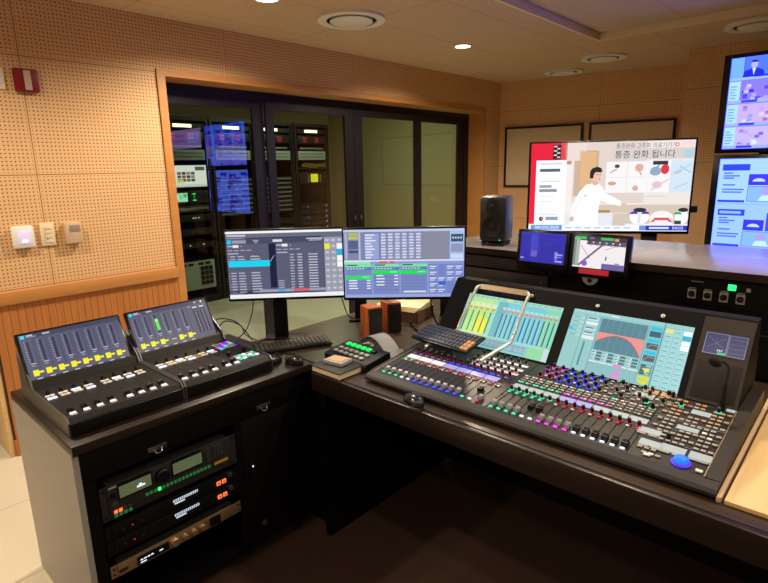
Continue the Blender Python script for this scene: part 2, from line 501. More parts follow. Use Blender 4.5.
# plant room and corridor behind the left wall
mb = MB(); mb.box(-7.0, -6.9, .95, 6.6, 0, 2.7, MROOM); struct(mb, 'wall_plant_room_back')
mb = MB(); mb.box(-6.9, -3.66, 6.2, 6.3, 0, 2.7, MROOM); struct(mb, 'wall_plant_room_far')
mb = MB(); mb.box(-6.9, -3.66, .85, .95, 0, 2.7, MROOM); struct(mb, 'wall_plant_room_near')
mb = MB(); mb.box(-7.0, -3.66, .85, 6.3, 2.62, 2.7, MROOM); struct(mb, 'ceiling_plant_room')
mb = MB(); mb.box(-5.6, -5.5, -2.9, .85, 0, 2.7, VOIDW); mb.box(-5.5, -3.67, .70, .84, 0, 2.7, VOIDW); struct(mb, 'wall_corridor')
mb = MB(); mb.box(-5.5, -3.67, .68, .699, 0, .10, BLACKM); struct(mb, 'baseboard_corridor')
mb = MB(); mb.box(-5.6, -3.66, -2.9, .84, 2.62, 2.7, VOIDW); struct(mb, 'ceiling_corridor')

# sliding glazed doors to the plant room
FX = XW-.20
mb = MB()
X0 = FX-.055
mb.box(X0, FX, 1.73, 1.80, 0, 2.135, FRAMEM); mb.box(X0, FX, 5.33, 5.418, 0, 2.135, FRAMEM)
mb.box(X0, FX, 1.80, 5.33, 2.075, 2.135, FRAMEM); mb.box(X0, FX, 1.80, 5.33, 0, .03, FRAMEM)
win = struct(mb, 'window_1')
def sash(ya, yb, xo, sl, sr, handle=None):
    m = MB(); x0, x1 = FX-.03+xo, FX-.005+xo
    m.box(x0, x1, ya, ya+sl, .03, 2.074, FRAMEM); m.box(x0, x1, yb-sr, yb, .03, 2.074, FRAMEM)
    m.box(x0, x1, ya+sl, yb-sr, 2.012, 2.074, FRAMEM); m.box(x0, x1, ya+sl, yb-sr, .03, .12, FRAMEM)
    s = m.build('sash', win)
    g = MB(); g.box((x0+x1)/2-.003, (x0+x1)/2+.003, ya+sl, yb-sr, .12, 2.012, GLASS); g.build('glass_pane', s)
    if handle is not None:
        h = MB(); h.box(x1+.001, x1+.008, handle-.014, handle+.014, 1.02, 1.14, BLACK, b=.003); h.box(x1+.008, x1+.012, handle-.006, handle+.006, 1.09, 1.13, STEEL, b=.001); h.build('handle', s)
sash(1.801, 2.60, 0, .03, .098)
sash(2.605, 3.545, .03, .072, .105, 3.527)
sash(3.55, 4.52, .03, .108, .106, 3.607)
sash(4.47, 5.33, 0, .08, .12)

# acoustic panels in thin black frames on the back wall
def framed(n, xa, xb, z0, z1, label):
    t = thing('framed_panel', label, 'panel', tuple(Vector((XW, YC, 0))+bd*xa+Vector((0, 0, z0))), brz, 'framed panels on the back wall')
    w = xb-xa; h = z1-z0; fr = MB()
    fr.box(0, w, -.03, -.001, 0, .022, BLACK); fr.box(0, w, -.03, -.001, h-.022, h, BLACK)
    fr.box(0, .022, -.03, -.001, .022, h-.022, BLACK); fr.box(w-.022, w, -.03, -.001, .022, h-.022, BLACK)
    fr.build('frame', t)
    p = MB(); p.box(.022, w-.022, -.016, -.001, .022, h-.022, M('panel_fabric', rgb(214, 192, 160), .9, bump=.3, bscale=500)); p.build('board', t)
framed(0, .077, .945, 1.31, 1.985, 'tan fabric board in thin black frame, left one behind the speaker')
framed(1, 1.008, 1.83, 1.31, 1.985, 'tan fabric board in thin black frame, right one above the television')

# ------------------------------------------------------------------ ceiling fittings
def diffuser(x, y, label, ro=.215):
    t = thing('ceiling_vent', label, 'vent', (x, y, ZC), 0, 'round ceiling air vents')
    a = MB(); a.ring(ro, ro-.055, -.016, -.0005, WHITEP, 40); a.build('outer_ring', t)
    a = MB(); a.ring(ro-.06, ro-.075, -.010, -.0005, BLACKM, 40); a.build('gap', t)
    a = MB(); a.lathe([(ro-.085, -.004), (ro-.078, -.02), (ro-.1, -.028), (.001, -.03)], WHITEP, 40); a.build('centre_disc', t)
diffuser(-2.65, 2.61, 'large round white ceiling vent nearest, between the two lit downlights')
diffuser(-2.59, 5.55, 'round white ceiling vent in the far corner above the left framed panel', .19)
diffuser(-2.02, 5.11, 'round white ceiling vent beside the coffer corner, above the television', .19)
diffuser(-.82, 4.74, 'round white ceiling vent tinted blue by the tall display wall', .2)
def downlight(x, y, z, label, watts, col=(1, .83, .63), spot=2.75):
    t = thing('downlight', label, 'ceiling lamp', (x, y, z), 0, 'recessed ceiling downlights')
    a = MB(); a.ring(.075, .058, -.006, -.0005, WHITEP, 32); a.build('rim', t)
    a = MB(); a.lathe([(.057, -.003), (.057, -.0006)], LENS, 32); a.build('lens', t)
    l = bpy.data.lights.new('downlight_lamp', 'SPOT'); l.energy = watts; l.color = col; l.spot_size = spot; l.spot_blend = .6; l.shadow_soft_size = .05
    lo = bpy.data.objects.new('downlight_lamp', l); COL.objects.link(lo); lo.parent = t; lo.location = (0, 0, -.02)
downlight(-2.67, 1.98, ZC, 'lit recessed downlight cut by the top edge of the photo', 140)
downlight(-2.62, 3.80, ZC, 'lit recessed downlight over the sliding doors, right of the nearest vent', 125)
downlight(-2.67, .18, ZC, 'lit recessed downlight over the doorway behind the left cabinet', 78)
downlight(-.55, .55, ZC+.045, 'lit recessed downlight in the coffer over the operator seat', 24)
downlight(.35, 2.1, ZC+.045, 'lit recessed downlight in the coffer over the right desk wing', 105)
downlight(-1.0, 2.6, ZC+.045, 'lit recessed downlight in the coffer over the counter', 72)
downlight(-2.9, -1.3, ZC, 'unseen downlight added as fill over the entrance floor', 105)  # unseen lamp, added to brighten the near side of the cabinet
downlight(-1.3, -1.2, ZC+.045, 'unseen fill downlight added in the coffer behind the operator seat', 30)  # out of view, added as fill for the whole room
downlight(.9, -.6, ZC+.045, 'unseen downlight added for fill in the coffer near the right wall', 55)  # added fill lamp with its own fitting, out of view

# a tube lamp in the plant room
t = thing('tube_lamp', 'white tube lamp on the plant room ceiling above the racks', 'ceiling lamp', (-4.8, 4.6, 2.62))
a = MB(); a.box(-.05, .05, -.6, .6, -.05, -.001, WHITEP, b=.004); a.build('housing', t)
a = MB(); a.box(-.03, .03, -.58, .58, -.062, -.0505, M('tube_glow', rgb(240, 250, 220), .5, emit=rgb(235, 245, 205), es=2.0), b=.004); a.build('tube', t)
l = bpy.data.lights.new('tube_light', 'AREA'); l.shape = 'RECTANGLE'; l.size = .06; l.size_y = 1.1; l.energy = 22; l.color = (.95, 1, .75)
lo = bpy.data.objects.new('tube_light', l); COL.objects.link(lo); lo.parent = t; lo.location = (0, 0, -.07)

# ------------------------------------------------------------------ small things on the left wall (local x = world y, local -y = out of the wall)
def on_wall(name, label, cat, y, z): return thing(name, label, cat, (XW, y, z), PI/2)
t = on_wall('alarm_box', 'dark red box with a grey centre strip high on the left wall', 'alarm', .958, 1.98)
a = MB(); a.box(-.055, .055, -.03, -.001, 0, .115, REDP, b=.004)
for i in range(11):
    for s in (-1, 1): a.box(s*.055-.002, s*.055+.002, -.028, -.012, .006+i*.0095, .011+i*.0095, REDP)
a.build('housing', t)
a = MB(); a.box(-.013, .020, -.036, -.0301, .008, .106, M('grey_strip', rgb(190, 170, 150), .5), b=.003); a.build('centre_strip', t)
t = on_wall('sensor', 'white rounded square sensor with pale violet face on the left wall', 'sensor', .826, 1.165)
a = MB(); a.box(-.052, .052, -.038, -.001, 0, .118, WHITEP, b=.012); a.build('housing', t)
a = MB(); a.box(-.03, .034, -.0405, -.0381, .022, .098, M('frosted_face', rgb(225, 220, 250), .3, emit=rgb(190, 185, 245), es=.25), b=.001)
a.box(-.012, .016, -.042, -.0406, .03, .046, L_WHITE); a.build('face_plate', t)
t = on_wall('wall_switch', 'narrow cream switch plate between two wall boxes', 'switch', .949, 1.163)
a = MB(); a.box(-.036, .036, -.012, -.001, 0, .128, CREAM, b=.003); a.build('plate', t)
for i in range(4):
    a = MB(); a.box(-.014, .02, -.016, -.0121, .016+i*.025, .037+i*.025, CREAM, b=.001); a.build('button', t)
a = MB(); a.box(-.008, -.004, -.017, -.0161, .034, .044, RUBBER); a.build('indicator', t)
t = on_wall('thermostat', 'taupe box thermostat with darker window, rightmost on the left wall', 'thermostat', 1.073, 1.165)
a = MB(); a.box(-.04, .04, -.045, -.001, 0, .118, TAUPE, b=.004); a.build('housing', t)
a = MB(); a.box(-.022, .034, -.047, -.0451, .066, .104, TAUPED, b=.0008); a.build('window', t)
t = on_wall('wall_plate', 'cream plate cut by the left edge of the photo beside red box', 'plate', .836, 1.985)
a = MB(); a.box(-.03, .026, -.012, -.001, 0, .105, CREAM, b=.003); a.build('plate', t)
a = MB(); a.box(-.012, .012, -.015, -.0121, .03, .08, WHITEP, b=.002); a.build('button', t)
# socket strip on the back wall behind the speaker
p = Vector((XW, YC, 0))+bd*.62
t = thing('wall_socket', 'pale socket plate with two outlets on back wall beside speaker', 'socket', (p.x, p.y, 1.10), brz)
a = MB(); a.box(-.075, .075, -.012, -.001, 0, .075, CREAM, b=.003); a.build('plate', t)
for s in (-1, 1):
    a = MB(); a.lathe([(.026, 0), (.026, .004), (.019, .005), (.019, .001)], WHITEP, 20, Matrix.Translation((s*.034, -.0125, .037)) @ Matrix.Rotation(PI/2, 4, 'X')); a.build('outlet', t)

# ------------------------------------------------------------------ racks in the plant room (local x = world y, front looks to world +x)
RX = -5.9
RY = [2.83, 3.45, 4.07, 4.69]
rk_labels = ['black equipment rack at left edge of the glass, with white monitor', 'black equipment rack second from the left behind glass, under the second lamp',
             'black equipment rack behind second glass pane with pale slotted units', 'black equipment rack at right of second pane with yellow screen']
for i, y in enumerate(RY):
    t = thing('equipment_rack', rk_labels[i], 'rack', (RX, y, 0), PI/2, 'plant room equipment racks')
    a = MB(); a.box(0, .60, .03, .8, 0, .06, RACKB); a.build('plinth', t)
    a = MB()
    a.box(0, .025, 0, .8, .061, 2.16, RACKB); a.box(.575, .60, 0, .8, .061, 2.16, RACKB)
    a.box(.025, .575, 0, .8, 2.12, 2.16, RACKB); a.box(.025, .575, .78, .8, .061, 2.12, RACKB); a.box(.025, .575, 0, .8, .061, .09, RACKB)
    a.build('cabinet', t)
    for s in (.026, .552):
        a = MB(); a.box(s, s+.022, .02, .028, .092, 2.118, RACKB); a.build('mounting_rail', t)
def dev(i, name, label, cat, z0, z1, group=None):
    return thing(name, label, cat, (RX-.012, RY[i]+.3, z0), PI/2, group)
def bodybox(t, h, m=RACKB, w=.24):
    a = MB(); a.box(-w, w, 0, .03, 0, h, m, b=.002); a.box(-w+.02, w-.02, .031, .4, .002, h-.002, RACKB); return a.build('body', t)
nth = ['far left', 'second', 'third', 'right hand']
for i in range(4):
    t = dev(i, 'rack_lamp', 'lit white lamp bar at the top of the %s rack' % nth[i], 'lamp', 2.03, 2.08, 'rack lamp bars')
    a = MB(); a.box(-.24, .24, 0, .05, 0, .055, RACKB); a.build('body', t)
    a = MB(); a.box(-.12 if i != 2 else -.2, .10 if i != 2 else .05, -.006, -.001, .014, .048, M('lamp_bar', rgb(250, 250, 200), .5, emit=rgb(250, 250, 190), es=2.5)); a.build('light', t)
    t = dev(i, 'power_meter', 'black panel with red digit readouts under lamp of the %s rack' % nth[i], 'meter', 1.90, 2.0, 'red readout panels')
    bodybox(t, .10)
    for yy in ([2.986, 3.212], [3.607, 3.824], [4.451], [4.866, 5.078])[i]:
        xx = yy-RY[i]-.3
        a = MB()
        for zz in (.02, .055):
            for d in (-.024, 0, .024): a.box(xx+d-.008, xx+d+.008, -.004, -.001, zz+.003, zz+.021, L_RED)
        a.build('readout', t)
    t = dev(i, 'patch_panel', 'pale grey green patch panel across the upper part of %s rack' % nth[i], 'patch panel', 1.685, 1.80, 'grey green patch panels')
    bodybox(t, .115, RACKG)
    a = MB()
    for r in range(2):
        for k in range(16): a.cyl(.007, 0, .004, BLACKM, 8, Matrix.Translation((-.2+k*.0267, -.0012, .038+r*.04)) @ Matrix.Rotation(PI/2, 4, 'X'))
    o = a.build('jack_row', t)
    t = dev(i, 'cable_tray', 'thin pale strip shelf just above the patch panel of %s rack' % nth[i], 'shelf', 1.825, 1.85, 'pale strip shelves')
    bodybox(t, .022, RACKL, .20)
# rack 1
t = dev(0, 'rack_monitor', 'white lit monitor with small pictures in the far left rack', 'monitor', 1.375, 1.635)
a = MB(); a.box(-.245, .255, 0, .06, 0, .262, RACKB, b=.003); a.build('body', t)
c = Canvas(.46, .24); c.rect(0, 0, 100, 100, 'E8ECE4', 0); c.rect(70, 6, 26, 18, '55605A'); c.rect(0, 88, 100, 12, 'D0D8D0')
for q in range(4):
    for r in range(3): c.rect(22+q*12, 30+r*16, 10, 13, ['7A5A4A', '4A3A38', 'A08060', '60504C'][(q+r*3) % 4])
c.rect(20, 68, 18, 14, 'D8E060'); c.bars(5, 12, 12, 3, 6, 3, '8090A0'); c.build('picture', SCR, t, (.005, -.001, .131))
t = dev(0, 'signal_monitor', 'small green lit display in the far left rack under monitor', 'monitor', 1.20, 1.34)
bodybox(t, .14)
c = Canvas(.19, .10); c.rect(0, 0, 100, 100, 'A8E8C0', 0); c.rect(10, 20, 30, 55, 'F0FFF0'); c.rect(48, 20, 20, 50, '70E0A0'); c.rect(74, 10, 20, 40, '30C060'); c.build('picture', SCR, t, (-.12, -.001, .07))
a = MB()
for k in range(5): a.box(.03+random.random()*.06, .05+random.random()*.06, -.004, -.001, .03+k*.018, .036+k*.018, L_GREEN)
a.build('lamp', t)
def thin(i, z, h, label, leds, name='rack_unit', rails=0):
    t = dev(i, name, label, 'rack unit', z, z+h, 'rack units behind glass')
    bodybox(t, h)
    if rails:
        a = MB(); a.box(-.22, .22, -.012, -.001, h*.35, h*.7, RACKL); a.build('front_rail', t)
    for (x, m) in leds:
        a = MB(); a.box(x-.006, x+.006, -.004, -.001, h*.45, h*.45+.010, m); a.build('lamp', t)
thin(0, 1.10, .075, 'black unit with pale rail under green display, far left rack', [(-.2, L_GREEN)], rails=1)
thin(0, .99, .075, 'black unit with white buttons halfway down far left rack', [(-.2, L_WHITE), (.02, L_WHITE), (.05, L_WHITE), (.09, L_WHITE)])
thin(0, .83, .075, 'black unit with two red lamps in the far left rack', [(.0, L_RED), (.09, L_RED)])
thin(0, .68, .06, 'black unit with a yellow lamp, low in far left rack', [(-.05, L_YELLOW), (.12, L_WHITE)])
t = dev(0, 'intercom_station', 'pale green panel with black button keypad at rack foot', 'intercom', .18, .52)
bodybox(t, .34, RACKG)
for q in range(3):
    for r in range(4):
        a = MB(); a.box(.05+q*.055, .095+q*.055, -.012, -.001, .05+r*.058, .098+r*.058, BLACK, b=.003); a.build('push_button', t)
for q in range(4):
    a = MB(); a.box(-.19+q*.09+(.04 if q > 1 else 0), -.125+q*.09+(.04 if q > 1 else 0), -.006, -.001, .292, .322, BLACK, b=.002); a.build('label_window', t)
# rack 2, 3: stacks of slotted units
for i, names in ((1, 'second'), (2, 'third')):
    ords = ['topmost', 'second', 'third', 'fourth', 'fifth', 'sixth', 'seventh', 'lowest']
    for k in range(8):
        thin(i, 1.42-k*.058, .05, '%s of the pale slotted units in the %s rack' % (ords[k], names), [(.2, L_BLUE if i == 1 else L_GREEN)] if k % 3 == 1 else [], 'slotted_unit', rails=1)
thin(2, .86, .06, 'dark unit with a green lamp below the third rack slots', [(-.05, L_GREEN)])
thin(2, .76, .05, 'lowest dark unit with pale rail in the third rack', [], rails=1)
t = dev(3, 'cable_bundle_shelf', 'yellowish cable bundle on a shelf in the right hand rack', 'shelf', 1.56, 1.66)
bodybox(t, .02)
a = MB()
for k in range(7):
    pts = [(-.2+j*.06, -.012-.004*(k % 3), .03+.006*k+.012*math.sin(j*1.3+k)) for j in range(8)]
    a.tube(spline(pts, 3), .004, M('yellow_cable', rgb(150, 120, 50), .6), 6)
a.build('cable', t, 'stuff')
t = dev(3, 'status_screen', 'small bright yellow screen in the right hand rack', 'monitor', 1.36, 1.52)
bodybox(t, .16)
c = Canvas(.13, .11); c.rect(0, 0, 100, 100, 'F5E428', 0); c.rect(8, 30, 84, 4, 'C8B010'); c.rect(8, 60, 84, 4, 'C8B010'); c.build('picture', SCR, t, (.02, -.001, .08))
a = MB(); a.box(-.10, -.075, -.004, -.001, .02, .13, RACKL); a.box(.115, .14, -.004, -.001, .02, .13, RACKL); a.build('side_strip', t)
for k in range(6):
    thin(3, 1.02-k*.075, .06, ['topmost', 'second', 'third', 'fourth', 'fifth', 'lowest'][k]+' dark unit with two tiny lamps in the right hand rack', [(-.12, L_BLUE if k % 2 else L_WHITE), (.22, L_WHITE)])

# ------------------------------------------------------------------ left cabinet
CZ = .76
cab = thing('equipment_cabinet', 'dark low cabinet with pale grey side holding rack gear, by the left wall', 'cabinet', (-1.69, .437, 0), PI/2)
# local x = world y from the near end, local y = depth away from the operator
W, D = .935, .640
a = MB(); a.box(0, W, -.012, D, CZ-.032, CZ, CABTOP, b=.004); a.build('top', cab)
a = MB(); a.box(0, .018, 0, D, 0.001, CZ-.0325, CABSIDE); a.build('side_panel', cab, label='pale grey laminate side')
a = MB(); a.box(W-.018, W, 0, D, .06, CZ-.0325, CABBLK); a.build('side_panel', cab)
a = MB(); a.box(0.019, W-.019, D-.012, D, .06, CZ-.033, CABBLK); a.build('back_panel', cab)
a = MB(); a.box(.019, W-.019, .01, D-.013, .06, .078, CABBLK); a.build('bottom', cab)
a = MB(); a.box(.019, W-.019, -.002, .016, .625, CZ-.033, CABBLK, b=.002); a.build('drawer_front', cab)
for x in (.254, .679):
    h = MB(); h.box(x-.032, x+.032, -.006, -.0021, .645, .661, STEEL, b=.001); h.tube(spline([(x-.014, -.006, .65), (x-.008, -.012, .638), (x+.008, -.012, .638), (x+.014, -.006, .65)], 4), .0028, STEEL, 6); h.build('pull', cab, label='small chrome pull')
a = MB(); a.box(.019, .055, 0, .018, .079, .622, CABBLK); a.box(.545, .57, 0, .018, .079, .622, CABBLK); a.box(.0555, .5445, 0, .018, .079, .10, CABBLK); a.build('rack_frame', cab)
d = MB(); d.box(.572, W-.02, -.002, .016, .079, .622, CABBLK, b=.002); dr = d.build('door', cab)
h = MB(); h.box(.596, .606, -.02, -.0025, .36, .45, BLACK, b=.003); h.box(.598, .604, -.022, -.0201, .43, .436, L_WHITE); h.build('handle', dr)
h = MB(); h.lathe([(.012, 0), (.012, .006), (.009, .008)], GREYMET, 18, Matrix.Translation((.645, -.0025, .154)) @ Matrix.Rotation(PI/2, 4, 'X')); h.build('lock', dr)
for x in (.05, W-.09):
    for y in (.05, D-.08):
        f = MB(); f.lathe([(.022, 0), (.022, .012), (.012, .016), (.012, .0595)], BLACK, 16, Matrix.Translation((x, y, 0))); f.build('foot', cab)
# rack gear in the cabinet
def gear(name, label, z, cat='rack unit'):
    return thing(name, label, cat, (-1.69, .437+.30, z), PI/2)
def ears(m, h, mt):
    m.box(-.242, -.222, -.004, -.0005, 0, h, mt); m.box(.222, .242, -.004, -.0005, 0, h, mt)
    for s in (-.232, .232):
        for z in (.012, h-.012): m.cyl(.0035, 0, .002, BLACKM, 8, Matrix.Translation((s, -.004, z)) @ Matrix.Rotation(PI/2, 4, 'X'))
GP = M('gear_panel', rgb(52, 50, 50), .5, .3)
t = gear('audio_codec', 'charcoal rack unit with two green displays at the top of the cabinet', .470, 'rack unit')
a = MB(); ears(a, .118, GP); a.box(-.221, .221, -.006, .001, 0, .118, GP, b=.002); a.box(-.215, .215, .0191, .38, .004, .114, GP); a.build('body', t)
for x0, x1, lb in ((-.185, -.082, 0), (-.005, .102, 0)):
    a = MB(); a.box(x0-.005, x1+.005, -.009, -.0061, .058, .110, BLACK, b=.001); f = a.build('display_bezel', t)
    a = MB(); a.box(x0, x1, -.0105, -.0091, .064, .104, LCDG)
    if x0 < -.1:
        a.box(x0+.055, x0+.082, -.0112, -.0106, .076, .082, L_WHITE); a.box(x0+.062, x0+.072, -.0112, -.0106, .0825, .088, L_WHITE)
    a.build('display', f)
a = MB(); a.lathe([(.026, 0), (.025, .012), (.021, .016)], BLACK, 24, Matrix.Translation((-.043, -.0065, .080)) @ Matrix.Rotation(PI/2, 4, 'X')); a.build('jog_wheel', t)
a = MB(); a.lathe([(.008, 0), (.007, .012)], BLACK, 16, Matrix.Translation((-.205, -.0065, .085)) @ Matrix.Rotation(PI/2, 4, 'X')); a.build('knob', t)
a = MB(); a.lathe([(.010, 0), (.010, .003), (.006, .004)], GREYMET, 16, Matrix.Translation((-.203, -.0065, .050)) @ Matrix.Rotation(PI/2, 4, 'X')); a.build('headphone_socket', t)
for k in range(17):
    a = MB(); a.box(-.105+k*.0142, -.095+k*.0142, -.010, -.0061, .030, .041, L_GREEN if k == 3 else L_DIMGREEN, b=.001); a.build('green_button', t)
for k in range(4):
    for r in range(2):
        a = MB(); a.box(-.208+k*.015, -.197+k*.015, -.010, -.0061, .004+r*.014, .015+r*.014, L_DIMGREEN if r == 0 else (L_ORANGE if k < 2 else GREYMET), b=.001); a.build('preset_button', t)
for k in range(8):
    for s in (-.185, -.005):
        a = MB(); a.box(s+k*.0133, s+.009+k*.0133, -.0095, -.0061, .111, .1165, BLACK); a.build('soft_key', t)
for q in range(3):
    for r in range(4):
        a = MB(); a.box(.150+q*.013, .160+q*.013, -.009, -.0061, .060+r*.012, .069+r*.012, GREYMET, b=.001); a.build('keypad_key', t)
a = MB(); a.box(.122, .136, -.008, -.0061, .055, .108, GREYMET); a.build('level_strip', t)
a = MB(); a.box(.150, .205, -.008, -.0061, .030, .040, L_AMBER); a.build('amber_strip', t)
a = MB(); a.box(-.215, -.19, -.0068, -.0061, .106, .112, KEYM); a.build('badge', t)
for idx, (z, lb) in enumerate(((.400, 'black rack unit with white lit text and orange buttons, upper of two'), (.345, 'black rack unit with white lit text and orange buttons, lower of two'))):
    t = gear('line_amplifier', lb, z)
    a = MB(); ears(a, .050, BLACK); a.box(-.221, .221, -.006, .001, 0, .050, BLACK, b=.002); a.box(-.215, .215, .0191, .36, .003, .047, BLACK); a.build('body', t)
    c = Canvas(.10, .028); c.rect(0, 0, 100, 100, '050507', 0); c.rect(4, 12, 92, 34, 'D8E4F4', 1)
    for k in range(11): c.rect(8+k*8, 18, 4.5, 22, '30384A', 2)
    c.rect(8, 58, 38, 20, 'D8E4F4', 1); c.build('display', SCR, t, (.03, -.0065, .028))
    for s in (.150, .172):
        a = MB(); a.box(s, s+.017, -.010, -.0061, .014, .030, L_ORANGE, b=.0015); a.box(s+.004, s+.013, -.0106, -.0101, .019, .025, L_RED); a.build('orange_button', t)
    a = MB(); a.lathe([(.009, 0), (.009, .010), (.006, .011)], GREYMET, 16, Matrix.Translation((.205, -.0065, .038)) @ Matrix.Rotation(PI/2, 4, 'X')); a.build('knob', t)
    for k in range(3):
        a = MB(); a.box(-.19+k*.03, -.185+k*.03, -.008, -.0061, .02, .024, L_RED if k == 1 else GREYMET); a.build('lamp', t)
t = gear('preamplifier', 'champagne silver rack unit with a knob row at the bottom', .262)
a = MB(); ears(a, .044, SILVER); a.box(-.221, .221, -.008, .001, 0, .044, SILVER, b=.002); a.box(-.215, .215, .0191, .36, .003, .041, GP); a.build('body', t)
a = MB(); a.box(-.160, -.05, -.011, -.0081, .006, .036, BLACK, b=.003); f = a.build('display_window', t)
a = MB()
for k in range(4): a.box(-.15+k*.012, -.141+k*.012, -.0118, -.0111, .020, .024, L_WHITE)
a.box(-.085, -.072, -.0118, -.0111, .018, .022, L_WHITE); a.box(-.15, -.13, -.0118, -.0111, .010, .014, L_WHITE); a.build('readout', f)
for x, r in ((-.030, .016), (.010, .010), (.045, .010), (.078, .010)):
    a = MB(); a.lathe([(r, 0), (r, .010), (r*.85, .013)], SILVER, 24, Matrix.Translation((x, -.0085, .022)) @ Matrix.Rotation(PI/2, 4, 'X')); a.build('knob', t)
a = MB(); a.box(.108, .150, -.012, -.0081, .004, .040, BLACK, b=.006); a.build('power_socket', t)
a = MB(); a.box(-.218, -.19, -.0088, -.0081, .012, .024, GP); a.build('badge', t)

# ------------------------------------------------------------------ fader controllers on the cabinet
def fader_unit(y, label, kind):
    t = thing('fader_controller', label, 'mixing controller', (-1.745, y, CZ), PI/2, 'fader controllers on the cabinet')
    Wd = .376
    a = MB(); a.prism([(0, .004), (0, .046), (.012, .060), (.352, .060), (.365, .085), (.47, .16), (.475, .004)], .006, Wd-.006, 0, FBODY); a.build('body', t)
    for x in (0, Wd-.0055):
        a = MB(); a.prism([(-.004, .002), (-.004, .048), (.010, .064), (.345, .064), (.36, .095), (.475, .17), (.482, .002)], x, x+.0055, 0, GREYMET); a.build('side_cheek', t)
    a = MB(); a.box(.0065, Wd-.0065, -.006, -.0005, .004, .045, BLACK, b=.002); a.build('front_lip', t)
    # tilted screen
    th = math.atan2(.19, .108)
    R = Matrix.Translation((Wd/2-.009, .356, .062)) @ Matrix.Rotation(th-PI/2, 4, 'X')
    a = MB(); a.box(-.180, .180, 0, .016, 0, .207, BEZEL, R, b=.003); s = a.build('screen', t)
    c = Canvas(.342, .182)
    c.rect(0, 0, 100, 100, '50546E', 0); c.rect(0, 0, 100, 9, '3A3E58', 1)
    c.rect(1.5, 1.5, 4, 7, '4CC8F0', 2); c.rect(7, 2, 6, 2.5, 'C8D0E0', 2); c.rect(7, 5.5, 9, 1.6, '9AA2B8', 2); c.rect(22, 3, 7, 3, 'B8C0D0', 2)
    if kind == 1: c.rect(84, 3, 3, 3, 'C0C8D8', 2); c.rect(93, 2, 2, 5, 'E8ECF4', 2)
    n = 8 if kind == 0 else 6
    for k in range(n):
        x = 4+k*11.9
        c.rect(x, 13, 5, 49, '565A7C', 1); c.rect(x+1.2, 15, 2.6, 44, '262A44', 2)
        for q in range(9): c.rect(x-.9, 15+q*5, .9, 1.2, 'C8CCDC', 2)
        c.rect(x, 60, 5, 1.2, 'D8DCE8', 2); c.rect(x+.5, 64.5, 3.4, 1.6, 'A8ACC0', 2)
        c.rect(x+7.2, 13, 1, 60, '40446A', 1)
        if kind == 0 or k not in (3,):
            c.rect(x, 74, 5.2, 12, 'F8EC18', 2); c.rect(x+5, 77.5, 4.6, 4, 'F8EC18', 3)
        else: c.rect(x+2, 79, 6, 1.6, 'E8E060', 2)
        c.rect(x+2, 91, 5, 2, 'C8CCDC', 2)
    if kind == 1:
        c.rect(29.2, 24, 3.6, 28, '50F040', 3); c.rect(29.2, 26, 3.6, 5, 'B8FFA0', 3)
        for k in range(2):
            x = 80+k*9.5; c.rect(x-1, 13, 8, 68, '3C4060', 1)
            c.rect(x, 24, 2.2, 56, '22263E', 2); c.rect(x+3.6, 24, 2.2, 56, '22263E', 2)
            for q in range(12): c.rect(x+2.5, 25+q*4.6, .8, 1.6, 'D0D4E4', 2)
            c.rect(x, 15, 6, 3, 'E0E4F0', 2)
        c.bars(74, 12, 5, 1, 4, 1.6, 'C0C4D8')
    p = c.build('picture', SCR, s); p.matrix_local = R @ Matrix.Translation((0, -.0005, .108))
    # faders
    xs = [.030+k*.0405 for k in range(4)]+[.206+k*.0395 for k in range(4)] if kind == 0 else [.022+k*.0405 for k in range(4)]+[.200, .238]
    for x in xs:
        a = MB(); a.box(x-.0015, x+.0015, .055, .205, .0601, .0606, SLOT); a.build('fader_slot', t)
    for x in xs:
        a = MB(); a.prism([(.052, .061), (.055, .074), (.063, .070), (.071, .074), (.074, .061)], x-.007, x+.007, 0, BLACK); a.build('fader_cap', t)
        for q in range(2):
            a = MB(); a.box(x-.009, x+.009, .034-q*.011, .042-q*.011, .0602, .0665-q*.001, L_WHITE if q == 0 else WHITEP, b=.001); a.build('channel_button', t)
    for k in range(8 if kind == 0 else 6):
        x = .026+k*.0405+(.015 if k > 3 else 0)
        for r in range(2):
            for q in range(2):
                a = MB(); a.box(x-.014+q*.0155, x-.001+q*.0155, .212+r*.026, .225+r*.026, .0602, .065, WHITEP if (k+r) % 3 else L_WHITE, b=.001); a.build('select_button', t)
        a = MB(); a.lathe([(.006, .0602), (.0055, .074), (.004, .076)], BLACK, 14, Matrix.Translation((x, .268, 0))); a.build('rotary_knob', t)
    if kind == 1:
        a = MB(); a.box(.02, .19, .212, .258, .0601, .0603, M('brass_plate', rgb(150, 124, 88), .45, .4)); a.build('label_plate', t)
        cols = [L_BLUE, L_TEAL, L_MAG, L_VIOLET, L_WHITE]
        for q in range(5):
            for r in range(4):
                a = MB(); a.box(.282+q*.017, .294+q*.017, .225+r*.022, .239+r*.022, .0602, .0645, [L_TEAL, L_VIOLET, KEYM, L_MAG, KEYM, L_BLUE, KEYM][(q*2+r*3) % 7], b=.001); a.build('function_key', t)
        for q in range(5):
            for r in range(3):
                a = MB(); a.box(.265+q*.019, .279+q*.019, .055+r*.02, .068+r*.02, .0602, .0645, [L_TEAL, L_WHITE, KEYM][(q+r) % 3], b=.001); a.build('function_key', t)
        a = MB(); a.lathe([(.010, .0602), (.009, .078), (.006, .08)], BLACK, 18, Matrix.Translation((.335, .135, 0))); a.build('rotary_knob', t)
        a = MB(); a.lathe([(.009, .0602), (.008, .076), (.005, .078)], BLACK, 18, Matrix.Translation((.262, .135, 0))); a.build('rotary_knob', t)
    return t
fader_unit(.455, 'left fader controller on cabinet, its screen showing eight yellow channel markers', 0)
fader_unit(.835, 'right fader controller on cabinet, its screen showing one green level bar', 1)

